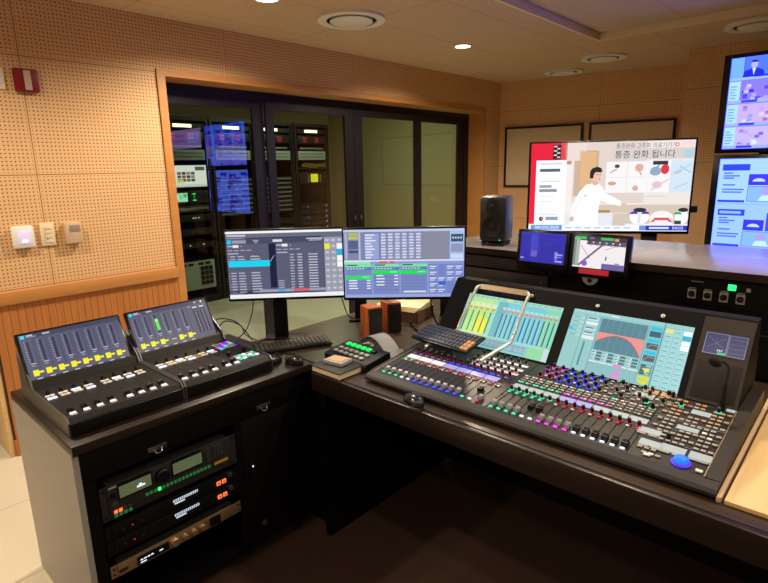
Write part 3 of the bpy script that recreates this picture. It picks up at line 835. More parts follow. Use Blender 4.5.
def mouse(label, x, y, z, rz, base=BLACK):
    t = thing('computer_mouse', label, 'mouse', (x, y, z), rz)
    def shell(zs, sx, sy):
        bm = bmesh.new(); bmesh.ops.create_uvsphere(bm, u_segments=24, v_segments=14, radius=1)
        for v in bm.verts:
            q = v.co; q.x *= sx*(1+.12*q.y); q.y *= sy; q.z = max(q.z, -.12)*zs*(1-.22*(q.y/sy if sy else 0))
        vs = [v.co.copy() for v in bm.verts]; fs = [[v.index for v in f.verts] for f in bm.faces]; bm.free(); return vs, fs
    a = MB(); vs, fs = shell(.030, .031, .055); a.add(vs, fs, M('mouse_gloss', rgb(24, 24, 26), .25, coat=.4), Matrix.Translation((0, 0, .0075)), True); a.build('body', t)
    a = MB(); a.lathe([(.029, .0005), (.030, .004)], base, 24, Matrix.Diagonal((1, 1.78, 1, 1))); a.build('base_rim', t)
    a = MB(); a.lathe([(.007, -.0035), (.007, .0035)], RUBBER, 14, Matrix.Translation((0, .028, .032)) @ Matrix.Rotation(PI/2, 4, 'Y')); a.build('scroll_wheel', t)
mouse('black mouse on the cabinet corner, nearer to the grey desk keyboard', -1.745, 1.325, CZ, 1.45)
mouse('black mouse tucked against the end of the right fader controller', -1.81, 1.250, CZ, .05)
mouse('black mouse on the front strip of desk before the big console', -1.10, 1.331, CZ, 1.2, KEYM)

def keyboard(label, x, y, z, rz, w, d, cols, rows, keym, tilt=.09, accent=None, lie=None):
    t = thing('computer_keyboard', label, 'keyboard', (x, y, z), rz)
    X = Matrix.Rotation(tilt, 4, 'X')
    if lie is not None: t.rotation_euler = (lie, 0, rz)
    a = MB(); a.box(-w/2, w/2, -d/2, d/2, .004+d/2*tilt, .014+d/2*tilt, BLACK, X, b=.003); a.build('case', t)
    for s in (-1, 1):
        a = MB(); a.box(s*w*.38-.012, s*w*.38+.012, d*.36, d*.42, .0005, .004+d*tilt*.86, RUBBER); a.build('rear_foot', t)
    a = MB(); a.box(-w*.42, w*.42, -d*.47, -d*.42, .0005, .0042, RUBBER); a.build('front_foot', t)
    pw = (w-.014)/cols; pd = (d-.014)/rows
    src = {}
    for r in range(rows):
        k = 0
        while k < cols:
            span = 5 if (r == 0 and k == 4) else 1
            mt = accent if (accent and k >= cols-2 and r < 3) else keym
            key = (span, mt.name)
            px = -w/2+.007+(k+span/2)*pw; py = -d/2+.007+(r+.5)*pd
            p = X @ Vector((px, py, .0145+d/2*tilt))
            if key not in src:
                m = MB(); hw = pw*span/2-.0011; hd = pd/2-.0011
                m.add([(-hw, -hd, 0), (hw, -hd, 0), (hw, hd, 0), (-hw, hd, 0), (-hw+.0015, -hd+.0012, .005), (hw-.0015, -hd+.0012, .005), (hw-.0015, hd-.0018, .0055), (-hw+.0015, hd-.0018, .0055)],
                      [(0, 1, 5, 4), (1, 2, 6, 5), (2, 3, 7, 6), (3, 0, 4, 7), (4, 5, 6, 7), (3, 2, 1, 0)], mt)
                o = m.build('key', t); src[key] = o; o.location = p; o.rotation_euler = (tilt, 0, 0)
            else: copy_part(src[key], t, p, (tilt, 0, 0))
            k += span
    return t
L_GREENB = glow('green_button_light', 40, 230, 100, 1.0)
KEYD = M('dark_blue_key', rgb(66, 70, 88), .45)
KEYB = M('dark_key', rgb(58, 57, 54), .5)
KEYT = M('tan_key', rgb(196, 150, 100), .5)
keyboard('grey black keyboard on the desk under the left monitor', -1.915, 1.445, CZ, math.radians(65), .35, .115, 17, 5, KEYB, .05)

# ------------------------------------------------------------------ the desk and the counter behind it
desk = thing('control_desk', 'long dark brown desk top carrying the mixing console and monitors', 'desk', (-.6, 1.30, 0))
DT = Matrix.Translation((.6, -1.30, 0))
a = MB(); a.prism([(-1.605, 1.318), (.9, 1.318), (.9, 2.294), (-1.725, 2.294), (-1.725, 2.62), (-2.13, 2.62), (-2.13, 1.378), (-1.605, 1.378)], .728, CZ, 2, DESKW, DT); a.build('top', desk)
a = MB(); a.box(-1.605, .9, 1.294, 1.3175, .682, CZ+.0005, DESKE, DT, b=.005); a.build('front_edge', desk)
a = MB(); a.box(-1.603, -1.575, 1.335, 2.16, 0, .727, CABBLK, DT); a.build('leg_panel', desk)
a = MB(); a.box(.84, .87, 1.34, 2.20, 0, .727, CABBLK, DT); a.build('leg_panel', desk)
a = MB(); a.box(-1.574, .839, 2.17, 2.19, .02, .727, CABBLK, DT); a.build('modesty_panel', desk)
a = MB(); a.box(-2.12, -1.604, 1.385, 1.40, 0, .727, CABBLK, DT); a.build('end_panel', desk)
a = MB(); a.box(-2.12, -2.09, 1.401, 2.58, 0, .727, CABBLK, DT); a.build('leg_panel', desk)
leaf = thing('desk_leaf', 'pale wood desk leaf at the right end of the mixing console', 'desk leaf', (-.193, 1.368, CZ))
a = MB(); a.box(.008, 1.05, 0, .92, .0008, .0128, LIGHTWOOD, b=.002); a.build('board', leaf)
a = MB(); a.box(-.009, .002, -.001, .92, .0008, .016, M('pink_edge_band', rgb(222, 190, 150), .4), b=.002); a.build('edge_band', leaf)

ctr = thing('counter', 'tall black counter with grey top behind the mixing console', 'counter', (-.3, 2.65, 0))
CT = Matrix.Translation((.3, -2.65, 0))
a = MB(); a.box(-1.735, 1.3, 2.288, 3.01, 1.128, 1.157, COUNTER, CT, b=.004); a.build('top', ctr)
a = MB(); a.box(-1.735, 1.3, 2.282, 2.2875, 1.128, 1.1565, DESKE, CT); a.build('top_edge', ctr, label='brown front edging')
a = MB(); a.box(-1.72, 1.28, 2.31, 2.99, 0, 1.1275, CABBLK, CT); a.build('carcass', ctr)
VENT = perforated('vent_panel', rgb(66, 60, 60), rgb(72, 66, 66), rgb(10, 9, 9), 0, 0, 10, 10, .011, .0036)
for z0, z1 in ((1.060, 1.112), (.990, 1.050)):
    a = MB(); a.box(-1.62, -1.10, 2.300, 2.3095, z0, z1, VENT, CT, b=.001); v = a.build('vent_panel', ctr)
    for x in (-1.13, -1.60):
        a = MB(); a.cyl(.006, 0, .003, GREYMET, 12, CT @ Matrix.Translation((x, 2.2998, (z0+z1)/2)) @ Matrix.Rotation(PI/2, 4, 'X')); a.build('screw', v)
a = MB(); a.box(-.60, .05, 2.300, 2.3095, 1.015, 1.122, BLACKM, CT, b=.001); cp = a.build('connector_panel', ctr)
for k in range(4):
    x = -.505+k*.0535
    a = MB(); a.box(x-.0145, x+.0145, 2.2965, 2.2998, 1.038, 1.075, KEYM, CT, b=.001)
    a.lathe([(.0115, 0), (.0115, .004), (.009, .0045)], BLACK, 20, CT @ Matrix.Translation((x, 2.2963, 1.0565)) @ Matrix.Rotation(PI/2, 4, 'X'))
    for q in range(3): a.cyl(.0014, .0046, .0056, STEEL, 8, CT @ Matrix.Translation((x+.004*math.cos(q*2.1+.5), 2.2963, 1.0565+.004*math.sin(q*2.1+.5))) @ Matrix.Rotation(PI/2, 4, 'X'))
    a.build('microphone_socket', cp)
    a = MB(); a.box(x-.012, x+.012, 2.2992, 2.2999, 1.0775, 1.0805, KEYM, CT); a.build('socket_label', cp)
a = MB(); a.box(-.388, -.362, 2.2955, 2.2999, 1.086, 1.108, L_GREEN, CT, b=.002); a.build('indicator_lamp', cp)
a = MB(); a.box(-.330, -.316, 2.296, 2.2999, 1.086, 1.100, KEYM, CT, b=.001); a.build('push_button', cp)
a = MB(); a.box(-.512, -.47, 2.2992, 2.2999, 1.104, 1.107, KEYM, CT); a.build('label_strip', cp)
a = MB(); a.tube([(-1.72, 2.304, .93), (1.28, 2.304, .93)], .004, BLACK, 8, CT); a.build('trim_rail', ctr)

# ------------------------------------------------------------------ desktop monitors
def monitor(label, x, y, rz, w, h, zb, pic):
    t = thing('computer_monitor', label, 'monitor', (x, y, CZ), rz, 'desktop monitors')
    z0 = zb-CZ
    a = MB(); a.box(-w/2, w/2, 0, .022, z0, z0+h, BEZEL, b=.003); a.box(-w*.3, w*.3, .0221, .05, z0+.05, z0+h-.06, BLACK, b=.01); a.build('housing', t)
    c = Canvas(w-.014, h-.022); pic(c); c.build('picture', SCR, t, (0, -.0004, z0+h/2+.002))
    a = MB(); a.box(-.012, .012, -.001, -.0002, z0+.003, z0+.006, GREYMET); a.build('badge', t)
    return t, z0
def pic_daw(c):
    c.rect(0, 0, 100, 100, '50536A', 0)
    c.rect(0, 0, 100, 3.4, 'F4F4F8', 1); c.rect(0, 3.4, 100, 8, '6A6C80', 1); c.rect(1, 5, 16, 2.4, 'C8C8D4', 2); c.rect(1, 9, 13, 1.6, '8A8CA0', 2)
    c.rect(17, 9.5, 65, 1.5, '20224A', 2); c.rect(0, 12, 83, 6, '484B62', 1)
    c.rect(.8, 12.4, 3.6, 5.6, '28C8F0', 2); c.rect(5, 12.8, 12, 4.6, '9A9CAE', 2); c.rect(23, 13, 5, 1.4, 'B0B0C0', 2); c.rect(24, 15.5, 3, 1.4, 'B0B0C0', 2); c.rect(40, 12.8, 8, 3.6, 'D8DAE6', 2)
    c.rect(69, 11.8, 14, 1.6, 'C8CAD6', 2); c.rect(71, 14.4, 11, 1.6, 'B0B2C2', 2)
    for x0, w in ((0, 36), (42, 41)):
        c.rect(x0, 18.6, w, 70, '5A5D76', 1); c.rect(x0+1, 20.4, 4, 2, 'B8BAC8', 2); c.rect(x0+5.5, 19.6, 5, 4, 'E8EAF2', 2); c.rect(x0+12, 21, 1.5, 1.5, 'A0A2B2', 2)
        for k in range(4): c.rect(x0+1+k*5.4, 27, 4, 1.4, 'A8AABA', 2)
        c.rect(x0+1, 31.5, 9, 1.6, 'B8BAC8', 2); c.rect(x0+w-12, 34.5, 5, 1.4, '30334C', 2)
    c.rect(36, 18.6, 6, 66, '1C1F40', 1); c.line(37, 45, 40.5, 36, .002, 'C8CCD8', 2)
    for k in range(14):
        y = 36+k*4.1
        if not 6 > k > 1 or k in (1,):
            c.rect(.5, y, 1.4, 1.4, 'B05060' if k % 3 == 0 else '8890A8', 2); c.rect(2.6, y, 4.4, 1.5, 'B8BAC8', 2); c.rect(9, y, 6.4*(.8+.2*random.random()), 1.5, 'B8BAC8', 2); c.rect(20, y, 9.5*(.75+.25*random.random()), 1.5, 'C0C2D0', 2)
        c.rect(54, y-1, 4*(.7+.3*random.random()), 1.4, 'B8BAC8', 2); c.rect(60.5, y-1, 4, 1.4, 'C8CAD6', 2); c.rect(70, y-1, 8, 1.5, 'C8CAD6', 2)
    c.rect(1, 43, 35.4, 9.2, '18D4F4', 3)
    for k in range(4): c.rect(43, 74+k*3.4, 5, 1.4, 'B0B2C2', 2)
    c.rect(0, 88.4, 83, 5.4, '33364C', 2); c.rect(26, 87, 58, 4.4, '9A9CB4', 3); c.rect(42, 86.8, 7, 4.6, '6A98D0', 4); c.rect(56, 87, 14, 4.4, 'D06070', 4)
    c.rect(0, 93.8, 100, 6.2, 'F0F0F4', 2); c.rect(0, 91.6, 12, 2, '70728A', 3)
    c.rect(84, 11, 16, 82.8, '8C8EA2', 1)
    for r in range(9):
        for q in range(3):
            col = 'A2A4B4'
            if (r, q) == (1, 0): col = 'F4E838'
            if (r, q) in ((1, 2), (3, 2), (4, 2)): col = 'FAFAFA'
            if (r, q) == (2, 2): col = '18B8E0'
            c.rect(84.4+q*5.3, 12+r*9, 4.7, 8.2, col, 2)
            if col == 'A2A4B4': c.rect(85.4+q*5.3, 15+r*9, 2.8, 2, 'D0D2DC', 3)
def pic_auto(c):
    c.rect(0, 0, 100, 100, '8C9AD8', 0)
    c.rect(0, 0, 100, 3.5, 'C0CCEC', 1); c.rect(0, 3.5, 100, 41, '8088AC', 1)
    c.rect(1, 5, 2, 38, 'AAB4DC', 2); c.rect(4, 5, 8, 4, 'B8C058', 2); c.rect(4, 10, 8, 4, 'C0C860', 2); c.rect(4, 16, 8, 12, '5A6288', 2); c.rect(4, 30, 8, 4, '4A5274', 2); c.rect(12.5, 4, 1.5, 40, 'B4BEE4', 2)
    c.rect(17, 5, 13, 39, '9AA4D2', 2); c.frame(17, 5, 13, 39, .3, '3A4468', 3)
    for k in range(9): c.rect(18, 7+k*4.1, 9*(.5+.5*random.random()), 1.8, 'E4E8F8', 3)
    for q in range(6):
        for k in range(9):
            c.rect(31+q*5.8, 5.5+k*4.2, 4.4, 3.2, 'B8B8DA' if (k+q) % 4 else '9AA2CC', 2); c.rect(31.5+q*5.8, 6.6+k*4.2, 3, 1.2, 'E8E8F8', 3)
    c.rect(66, 3.5, 21, 41, '8A8CA0', 2)
    c.rect(88, 3.5, 12, 41, 'A8C4EC', 2); c.rect(89, 8, 10, 11, '40506E', 3); c.rect(89, 22, 10, 12, '9098BC', 3); c.rect(89, 37, 10, 6, 'C4DCF8', 3)
    for k in range(4): c.rect(90+k*2.2, 12, 1.4, 2.6, 'C8D0E8', 4)
    c.rect(0, 44.5, 100, 2, 'E4E8F4', 2); c.rect(0, 46.5, 22, 3.6, '98E0C0', 2); c.rect(29, 46.2, 7, 3.4, 'E05858', 3); c.rect(38, 46.2, 4, 3.4, 'E05858', 3)
    for q in range(3):
        x = 1+q*23.2
        c.rect(x, 50.5, 21.8, 45, '7A88C0', 1); c.rect(x, 50.5, 21.8, 4, '80E8A0', 2); c.rect(x+1, 51, 9, 1.6, '285048', 3); c.rect(x, 55, 21.8, 4, '6A80A4', 2)
        for k in range(7): c.rect(x+1+k*2.6, 56, 1.6, 1.8, 'C8D8F0', 3)
        c.rect(x+16, 55.4, 5, 3, '3080C8', 3)
        g = 67 if q == 0 else 59.5
        c.rect(x, g, 21.8, 5.6, '20E458', 3); c.rect(x+14, g+1.6, 6, 2, '70F898', 4)
        for k in range(7):
            y = 73+k*3.9 if q == 0 else 66+k*4.6
            if y < 93:
                c.rect(x, y-1, 21.8, .5, '5C6AA6', 2)
                if q < 2 and k < 4: c.rect(x+2.5, y+.6, 5+3*random.random(), 1.7, 'E8ECFA', 3); c.rect(x+17.5, y+.6, 3.4, 1.7, 'E8ECFA', 3)
        if q == 2: c.rect(x+2, 90.5, 19, 2.4, 'D8E0F4', 3)
    c.rect(70.8, 51, 28.4, 44.5, '7684C6', 1)
    for q in range(4):
        for k in range(5):
            if (q, k) in ((1, 0), (1, 1), (2, 3), (2, 4)): continue
            c.rect(71.6+q*7.2, 54+k*8.6, 5.4, 1.5, 'E8ECFA', 2); c.rect(71.6+q*7.2, 57+k*8.6, 4, 1.5, 'D0D8F0', 2)
    c.rect(79, 77, 6, 5, '4060D0', 3)
    for q in range(3): c.rect(77.8+q*7.2, 51, .4, 44.5, '98A4E0', 2)
    c.rect(0, 95.5, 100, 4.5, '9AA8DC', 2)
m1, z0 = monitor('left desktop monitor showing dark list windows with a cyan row', -1.988, 1.490, math.radians(46.9), .537, .332, .963, pic_daw)
a = MB(); a.box(-.078, -.012, .056, .070, .009, z0+.2, BLACK, b=.004); a.build('stand_post', m1)
a = MB(); a.box(-.12, .07, .03, .11, .0005, .0085, BLACK, b=.003); a.build('stand_base', m1)
m2, z0 = monitor('right desktop monitor showing pale blue windows with green bars', -1.570, 1.834, math.radians(40.75), .556, .334, .960, pic_auto)
inv = (Matrix.Translation((-1.570, 1.834, CZ)) @ Matrix.Rotation(math.radians(40.75), 4, 'Z')).inverted()
def L2(x, y, z): return inv @ Vector((x, y, z))
pb = L2(-1.99, 1.965, CZ)
a = MB(); a.box(pb.x-.03, pb.x+.03, pb.y-.012, pb.y+.012, .013, .40, BLACK, b=.003); a.build('arm_post', m2)
a = MB(); a.box(pb.x-.06, pb.x+.06, pb.y-.04, pb.y+.04, .0005, .0125, BLACK, b=.003); a.build('arm_base', m2)
a = MB(); a.tube([(pb.x+.031, pb.y, .36), (-.12, .10, .37), (-.02, .075, .37)], .014, BLACK, 10); a.box(-.05, .05, .051, .07, .32, .42, BLACK); a.build('arm', m2)

# ------------------------------------------------------------------ small things on the desk left of the console
def bookshelf_speaker(label, x, y, rz):
    t = thing('desktop_speaker', label, 'speaker', (x, y, CZ), rz, 'cherry wood desktop speakers')
    a = MB(); a.box(-.037, .037, 0, .09, .0005, .148, ORANGEW, b=.002); a.build('cabinet', t)
    a = MB(); a.box(-.034, .034, -.010, -.0005, .005, .143, GRILLE, b=.003); a.build('grille', t)
bookshelf_speaker('cherry wood desktop speaker nearer to the green lit button box', -1.715, 1.790, math.radians(70))
bookshelf_speaker('cherry wood desktop speaker nearer to the stack of papers', -1.705, 1.915, math.radians(66))
t = thing('button_box', 'black sloped button box with a green lit row, left of the console', 'control box', (-1.550, 1.500, CZ), math.radians(-3))
a = MB(); a.prism([(-.07, .003), (-.07, .026), (-.062, .032), (.07, .052), (.072, .003)], -.128, .128, 0, BLACK); a.build('body', t)
bx = Matrix.Translation((0, -.062, .0325)) @ Matrix.Rotation(math.atan2(.02, .132), 4, 'X')
for k in range(6):
    for r in range(3):
        a = MB(); a.box(-.100+k*.032, -.079+k*.032, .018+r*.030+(.010 if r == 2 else 0), .034+r*.030+(.016 if r == 2 else 0), .0005, .008, (L_GREENB if k < 5 else BLACK) if r == 2 else KEYM, bx, b=.002); a.build('button', t)
t = thing('grey_sheet', 'curled grey sheet standing behind the green lit button box', 'sheet', (-1.555, 1.640, CZ), math.radians(-8))
a = MB(); prof = []
for k in range(13):
    u = k/12; prof.append((-.12+.24*u, .012+.062*math.sin(PI*min(1, u*1.15))**.8 if u < .87 else .012+.03*(1-u)/.13))
top = [(p[0], p[1]+.0018) for p in prof]
a.prism(prof+list(reversed(top)), -.03, .05, 1, GREYSHEET); a.build('sheet', t)
a = MB(); a.box(-.125, -.085, -.03, .04, .0005, .010, PAPERW); a.build('white_tab', t)
t = thing('notebook', 'black covered notebook lying at the left end of the desk', 'notebook', (-1.530, 1.368, CZ))
a = MB(); a.box(-.085, .085, -.065, .065, .0005, .003, BOOKC); a.box(-.085, .085, -.065, .065, .024, .0275, BOOKC, b=.001); a.box(-.085, -.081, -.065, .065, .0031, .0239, BOOKC); a.build('cover', t)
a = MB(); a.box(-.0805, .081, -.061, .061, .0031, .0239, PAPER); a.build('pages', t)
t = thing('memo_box', 'small tan and silver box lying on the black notebook', 'box', (-1.545, 1.388, CZ+.0278), .15)
a = MB(); a.box(-.047, .047, -.036, .036, .0005, .016, KEYM, b=.002); a.build('case', t)
a = MB(); a.box(-.036, .034, -.026, .026, .0161, .018, M('tan_card', rgb(206, 168, 124), .6)); a.build('card', t)
t = thing('paper_stack', 'stack of cream papers on a brown box under right monitor', 'papers', (-1.86, 2.17, CZ), .25)
a = MB(); a.box(-.13, .13, -.10, .10, .0005, .055, M('brown_card', rgb(96, 70, 48), .8)); a.build('box', t)
for k in range(4):
    a = MB(); X = Matrix.Translation((0, 0, .056+k*.006)) @ Matrix.Rotation(.05*(k-1.5)*1.4, 4, 'Z'); a.box(-.125, .125, -.10, .10, 0, .0045, PAPER, X); a.build('sheet', t)
t = thing('headset', 'thin black stick with pad lying behind the button box', 'stick', (-1.62, 1.99, CZ+.010), math.radians(-35))
t.name = 'pointer_stick'
a = MB(); a.tube([(-.12, 0, 0), (.12, .0, 0)], .006, BLACK, 8); a.build('rod', t)
a = MB(); a.tube([(-.14, 0, 0), (-.1205, 0, 0)], .009, RUBBER, 8); a.build('grip', t)
def cable(label, pts, r=.0028):
    a = MB(); a.tube(spline(pts), r, RUBBER, 6); o = a.build('cable'); tag(o, label, 'cable', 'thin black cables'); return o
cable('thin black cable drooping from the left monitor to the arm post', [(-1.91, 1.72, .99), (-1.925, 1.77, .93), (-1.965, 1.84, .83), (-1.99, 1.90, .785), (-1.95, 1.95, .766)])
cable('thin black cable hanging down left of the monitor post', [(-2.13, 1.40, .985), (-2.15, 1.40, .90), (-2.16, 1.37, .82), (-2.18, 1.33, .775), (-2.15, 1.27, .765)])
cable('loose black cable looping behind the right fader controller', [(-2.235, 1.235, .80), (-2.24, 1.30, .855), (-2.20, 1.36, .83), (-2.21, 1.39, .775), (-2.12, 1.39, .765)])
cable('tangled black cable looping highest over the right fader controller', [(-2.245, 1.225, .79), (-2.26, 1.235, .84), (-2.27, 1.29, .865), (-2.22, 1.345, .85), (-2.17, 1.37, .80), (-2.12, 1.37, .766), (-2.02, 1.33, .765)])
cable('black cable looping low behind the mice to the left monitor post', [(-1.86, 1.262, .766), (-1.93, 1.30, .764), (-2.06, 1.345, .764), (-2.10, 1.42, .764), (-2.08, 1.47, .764)])
cable('black cable lying along the cabinet towards the two mice', [(-2.24, 1.225, .77), (-2.13, 1.262, .765), (-2.0, 1.232, .765), (-1.90, 1.245, .765), (-1.85, 1.25, .768)])
cable('black cable hanging under the right monitor beside the papers', [(-1.50, 1.95, .975), (-1.52, 1.97, .92), (-1.515, 2.0, .83), (-1.47, 2.04, .766)], .004)
cable('second black cable under the right monitor nearer the counter', [(-1.47, 1.97, .975), (-1.455, 2.0, .90), (-1.46, 2.05, .83), (-1.50, 2.09, .766)], .004)
METERP = M('meter_panel_brown', rgb(44, 33, 27), .6)

# ------------------------------------------------------------------ mixing console
KO = Vector((-.80, 1.66, CZ))
KT = Matrix.Translation(-KO)
con = thing('mixing_console', 'large broadcast mixing console with lit faders and two tilted screens', 'mixing console', KO)
SL = math.atan(.115)
def PP(x, y, h=0.0): return KT @ Matrix.Translation((x, y, .795+.115*(y-1.40))) @ Matrix.Rotation(SL, 4, 'X') @ Matrix.Translation((0, 0, h))
TH = math.radians(53.8)
def SP(x, s, h=0.0): return KT @ Matrix.Translation((x, 1.772, .8375)) @ Matrix.Rotation(TH, 4, 'X') @ Matrix.Translation((0, s, h))
a = MB(); a.prism([(1.403, .7645), (1.403, .7945), (1.771, .8368), (1.771, .7645)], -1.354, -.2365, 0, PANEL2, KT); a.build('body', con)
a = MB(); a.prism([(1.366, .771), (1.367, .779), (1.376, .786), (1.4025, .7947), (1.4025, .768), (1.37, .768)], -1.372, -.2035, 0, ARM, KT); a.build('armrest', con)
a = MB(); a.prism([(1.385, .7605), (1.385, .7675), (1.76, .7640), (1.76, .7605)], -1.33, -.25, 0, BLACKM, KT); a.build('base', con)
for x0, x1 in ((-1.372, -1.3545), (-.2360, -.2035)):
    a = MB(); a.prism([(1.403, .762), (1.403, .7965), (1.78, .840), (2.0, .840), (2.0, .762)], x0, x1, 0, PANEL, KT); a.build('side_cheek', con)
for x in (-1.3535, -.2375):
    a = MB(); a.box(-.0012, .0012, 0, .37, 0, .0016, SILVER, PP(x, 1.403)); a.build('edge_trim', con)
# rear housing that carries the screens
cs, sn = math.cos(TH), math.sin(TH)
hp = [(1.7725, .8385), (1.7725+.290*cs, .8385+.290*sn), (1.7725+.290*cs+.05, .8385+.290*sn), (2.03, .90), (2.03, .7645), (1.7725, .7645)]
a = MB(); a.prism(hp, -1.352, -.2365, 0, BLACKM, KT); a.build('screen_housing', con)
def screen(name, x0, x1, s0, s1, pic, mat=SCR):
    c = Canvas(x1-x0, s1-s0); pic(c)
    o = c.build(name, mat, con)
    o.matrix_local = KT @ Matrix.Translation((0, 1.772, .8375)) @ Matrix.Rotation(TH-PI/2, 4, 'X') @ Matrix.Translation(((x0+x1)/2, -.0022, (s0+s1)/2))
    return o
def pic_strips(c):
    c.rect(0, 0, 100, 100, '86D4D4', 0); c.rect(0, 0, 100, 7, 'A8DCC8', 1)
    for k in range(16): c.rect(1+k*6.2, 1.5, 4.4, 3.5, '90C8C0' if k != 7 else 'E8E060', 2)
    c.rect(0, 7, 36, 70, '9AE0C0', 1); c.rect(6, 7, 25, 70, 'B8E88A', 2); c.rect(36, 7, 10, 70, '6CB8C4', 2); c.rect(46, 7, 54, 70, '7CCCDC', 2); c.rect(86, 7, 14, 70, '8CD8B0', 3)
    for k in range(5): c.rect(3.4+k*6.6, 15, 5.2, 10, 'D0F0C0', 3); c.rect(3.8+k*6.6, 24, 4.4, 5, 'E0A060', 4)
    for k in range(12): c.rect(42+k*4.8, 17 + 0*k, 3.6, 6, 'A8E4DC', 4); c.rect(42+k*4.8, 22, 3.6, 4.4, 'D8907C', 5)
    for k in range(5): c.rect(4+k*6.6, 32, 1.4, 42, '3C6C60', 4)
    c.rect(19, 40, 5, 35, 'F0EC3C', 5); c.rect(25.5, 46, 4.5, 29, 'F0EC3C', 5)
    for k in range(12): c.rect(43+k*4.8, 30, 1.2, 45, '2A5C70', 5); c.rect(45.2+k*4.8, 30, .5, 45, 'A4E4EC', 5)
    c.rect(0, 77, 100, 3, 'B4D8D0', 3); c.rect(0, 80, 100, 20, '8CC8CC', 3); c.rect(80, 80, 15, 20, '94DCA4', 4); c.rect(95, 77, 5, 23, 'C8DCE0', 4)
    for k in range(9): c.poly([(34+k*5, 91), (38+k*5, 91), (36+k*5, 86)], 'C888C8', 5); c.rect(33+k*5, 84, 4.6, 1.2, '4C8CA0', 5); c.rect(33+k*5, 94, 4.6, 1.2, '4C8CA0', 5)
def pic_eq(c):
    c.rect(0, 0, 100, 100, '8EC6C8', 0); c.rect(0, 0, 100, 6, '9CD0CC', 1); c.rect(34, 2.5, 7, 2, 'E4F4F4', 2); c.rect(78.3, 0, .5, 100, '3A5864', 4)
    for k in range(7): c.rect(2+k*4.6, 1.6, 3, 2.4, 'B8E0E0', 2)
    c.rect(0, 6, 25, 94, '98CCCC', 1)
    for k in range(5): c.rect(1, 12+k*7.4, 11, 3.4, 'B0DCDC', 2); c.rect(2, 13+k*7.4, 6, 1.2, '4C8890', 3)
    c.rect(0, 30, 4, 6, '40C8E0', 3)
    for k in range(5): c.rect(14, 10+k*8, 11, 6.4, 'A8D4D4', 2); c.rect(15, 11.4+k*8, 7, 1.6, '3C6874', 3); c.rect(15, 14+k*8, 9, 1.2, 'E8F4F4', 3)
    c.rect(14, 18, 11, 4, 'E4F0F0', 4); c.rect(14, 42, 11, 5, 'E4F0F0', 4)
    for x in (12.8, 25.6): c.rect(x, 6, .35, 94, '4C7884', 3)
    for k in range(3): c.rect(17, 52, 1.6, 40, '5C8C94', 3)
    # equaliser graph
    c.rect(27, 9, 39, 52, '5A8896', 2)
    for k in range(7): c.rect(27+k*5.6, 9, .2, 52, '86B4BC', 3)
    for k in range(5): c.rect(27, 12+k*11, 39, .35, '6C9AA6', 3)
    for k in range(1):
        up = [(27+39*u/16, 34+26*abs((u-7)/9.0)**2.4 if u > 7 else 34+14*((7-u)/7.0)**1.8) for u in range(17)]
        for j in range(16):
            (xa, ya), (xb, yb) = up[j], up[j+1]
            c.poly([(xa, 32), (xb, 32), (xb, max(yb, 32.6)), (xa, max(ya, 32.6))], 'EE9690', 4)
            c.poly([(xa, ya), (xb, yb), (xb, yb+.9), (xa, ya+.9)], 'B85850', 5)
    c.rect(25.8, 62, 41, 16, '9CCCCC', 3)
    for q in range(4):
        for k in range(3): c.rect(27+q*10, 63.5+k*5, 3.4, 3.4, 'D4ECEC', 4); c.rect(31+q*10, 63.5+k*5, 4.6, 3.4, '4C7A86', 4); c.rect(27+q*10, 64.5+k*5, 2.4, 1.2, '30505C', 5)
    for q in range(5): c.rect(26+q*8.4, 79, 7.6, 2, 'E4F0F0', 4); c.rect(26+q*8.4, 82, 7.6, 17, '90C0C4', 3)
    c.rect(47, 78.5, 7.6, 4, 'F08AD8', 5); c.poly([(46, 98), (54, 98), (54, 84)], 'F08AD8', 5)
    for k, cc in ((0, '20C8E8'), (1, '20C8E8'), (2, '20C8E8')):
        c.rect(68.4, 9+k*19, 9, 5.5, cc, 4); c.rect(68.4, 16+k*19, 9, 9, '3E6472', 4)
        if k: c.line(69, 24+k*19, 72, 18+k*19, .0016, 'F09A94', 5); c.line(72, 18+k*19, 77, 19+k*19, .0016, 'F09A94', 5)
    c.rect(68.4, 68, 9, 16, '5C8C98', 3)
    for k in range(4): c.rect(69, 69+k*4, 3, 2, '284650', 4); c.rect(73, 69+k*4, 3.4, 2, 'A8D4D8', 4)
    c.rect(79.5, 6, 0, 0, '8EC6C8', 1)
    c.poly([(70, 74), (77, 74), (73.5, 81)], 'E8E860', 5); c.ell(73.3, 92, 4.4, 6, 'E0E038', 5, 16, 0, PI); c.rect(68.6, 86, 9, 4.6, 'E0E038', 5)
    c.rect(66.8, 9, .35, 90, '4C7884', 3)
    for r in range(12):
        for q in range(3):
            col = 'A4D8DC'
            if (r, q) == (0, 0): col = 'E8E48C'
            if (r, q) in ((0, 2), (2, 2), (3, 2)): col = 'F8FCFC'
            if (r, q) == (1, 2): col = '20B8DC'
            c.rect(79.8+q*6.8, 8+r*7.6, 6.2, 7, col, 3)
            if col == 'A4D8DC': c.rect(80.6+q*6.8, 12+r*7.6, 4, 1, '5C98A4', 4)
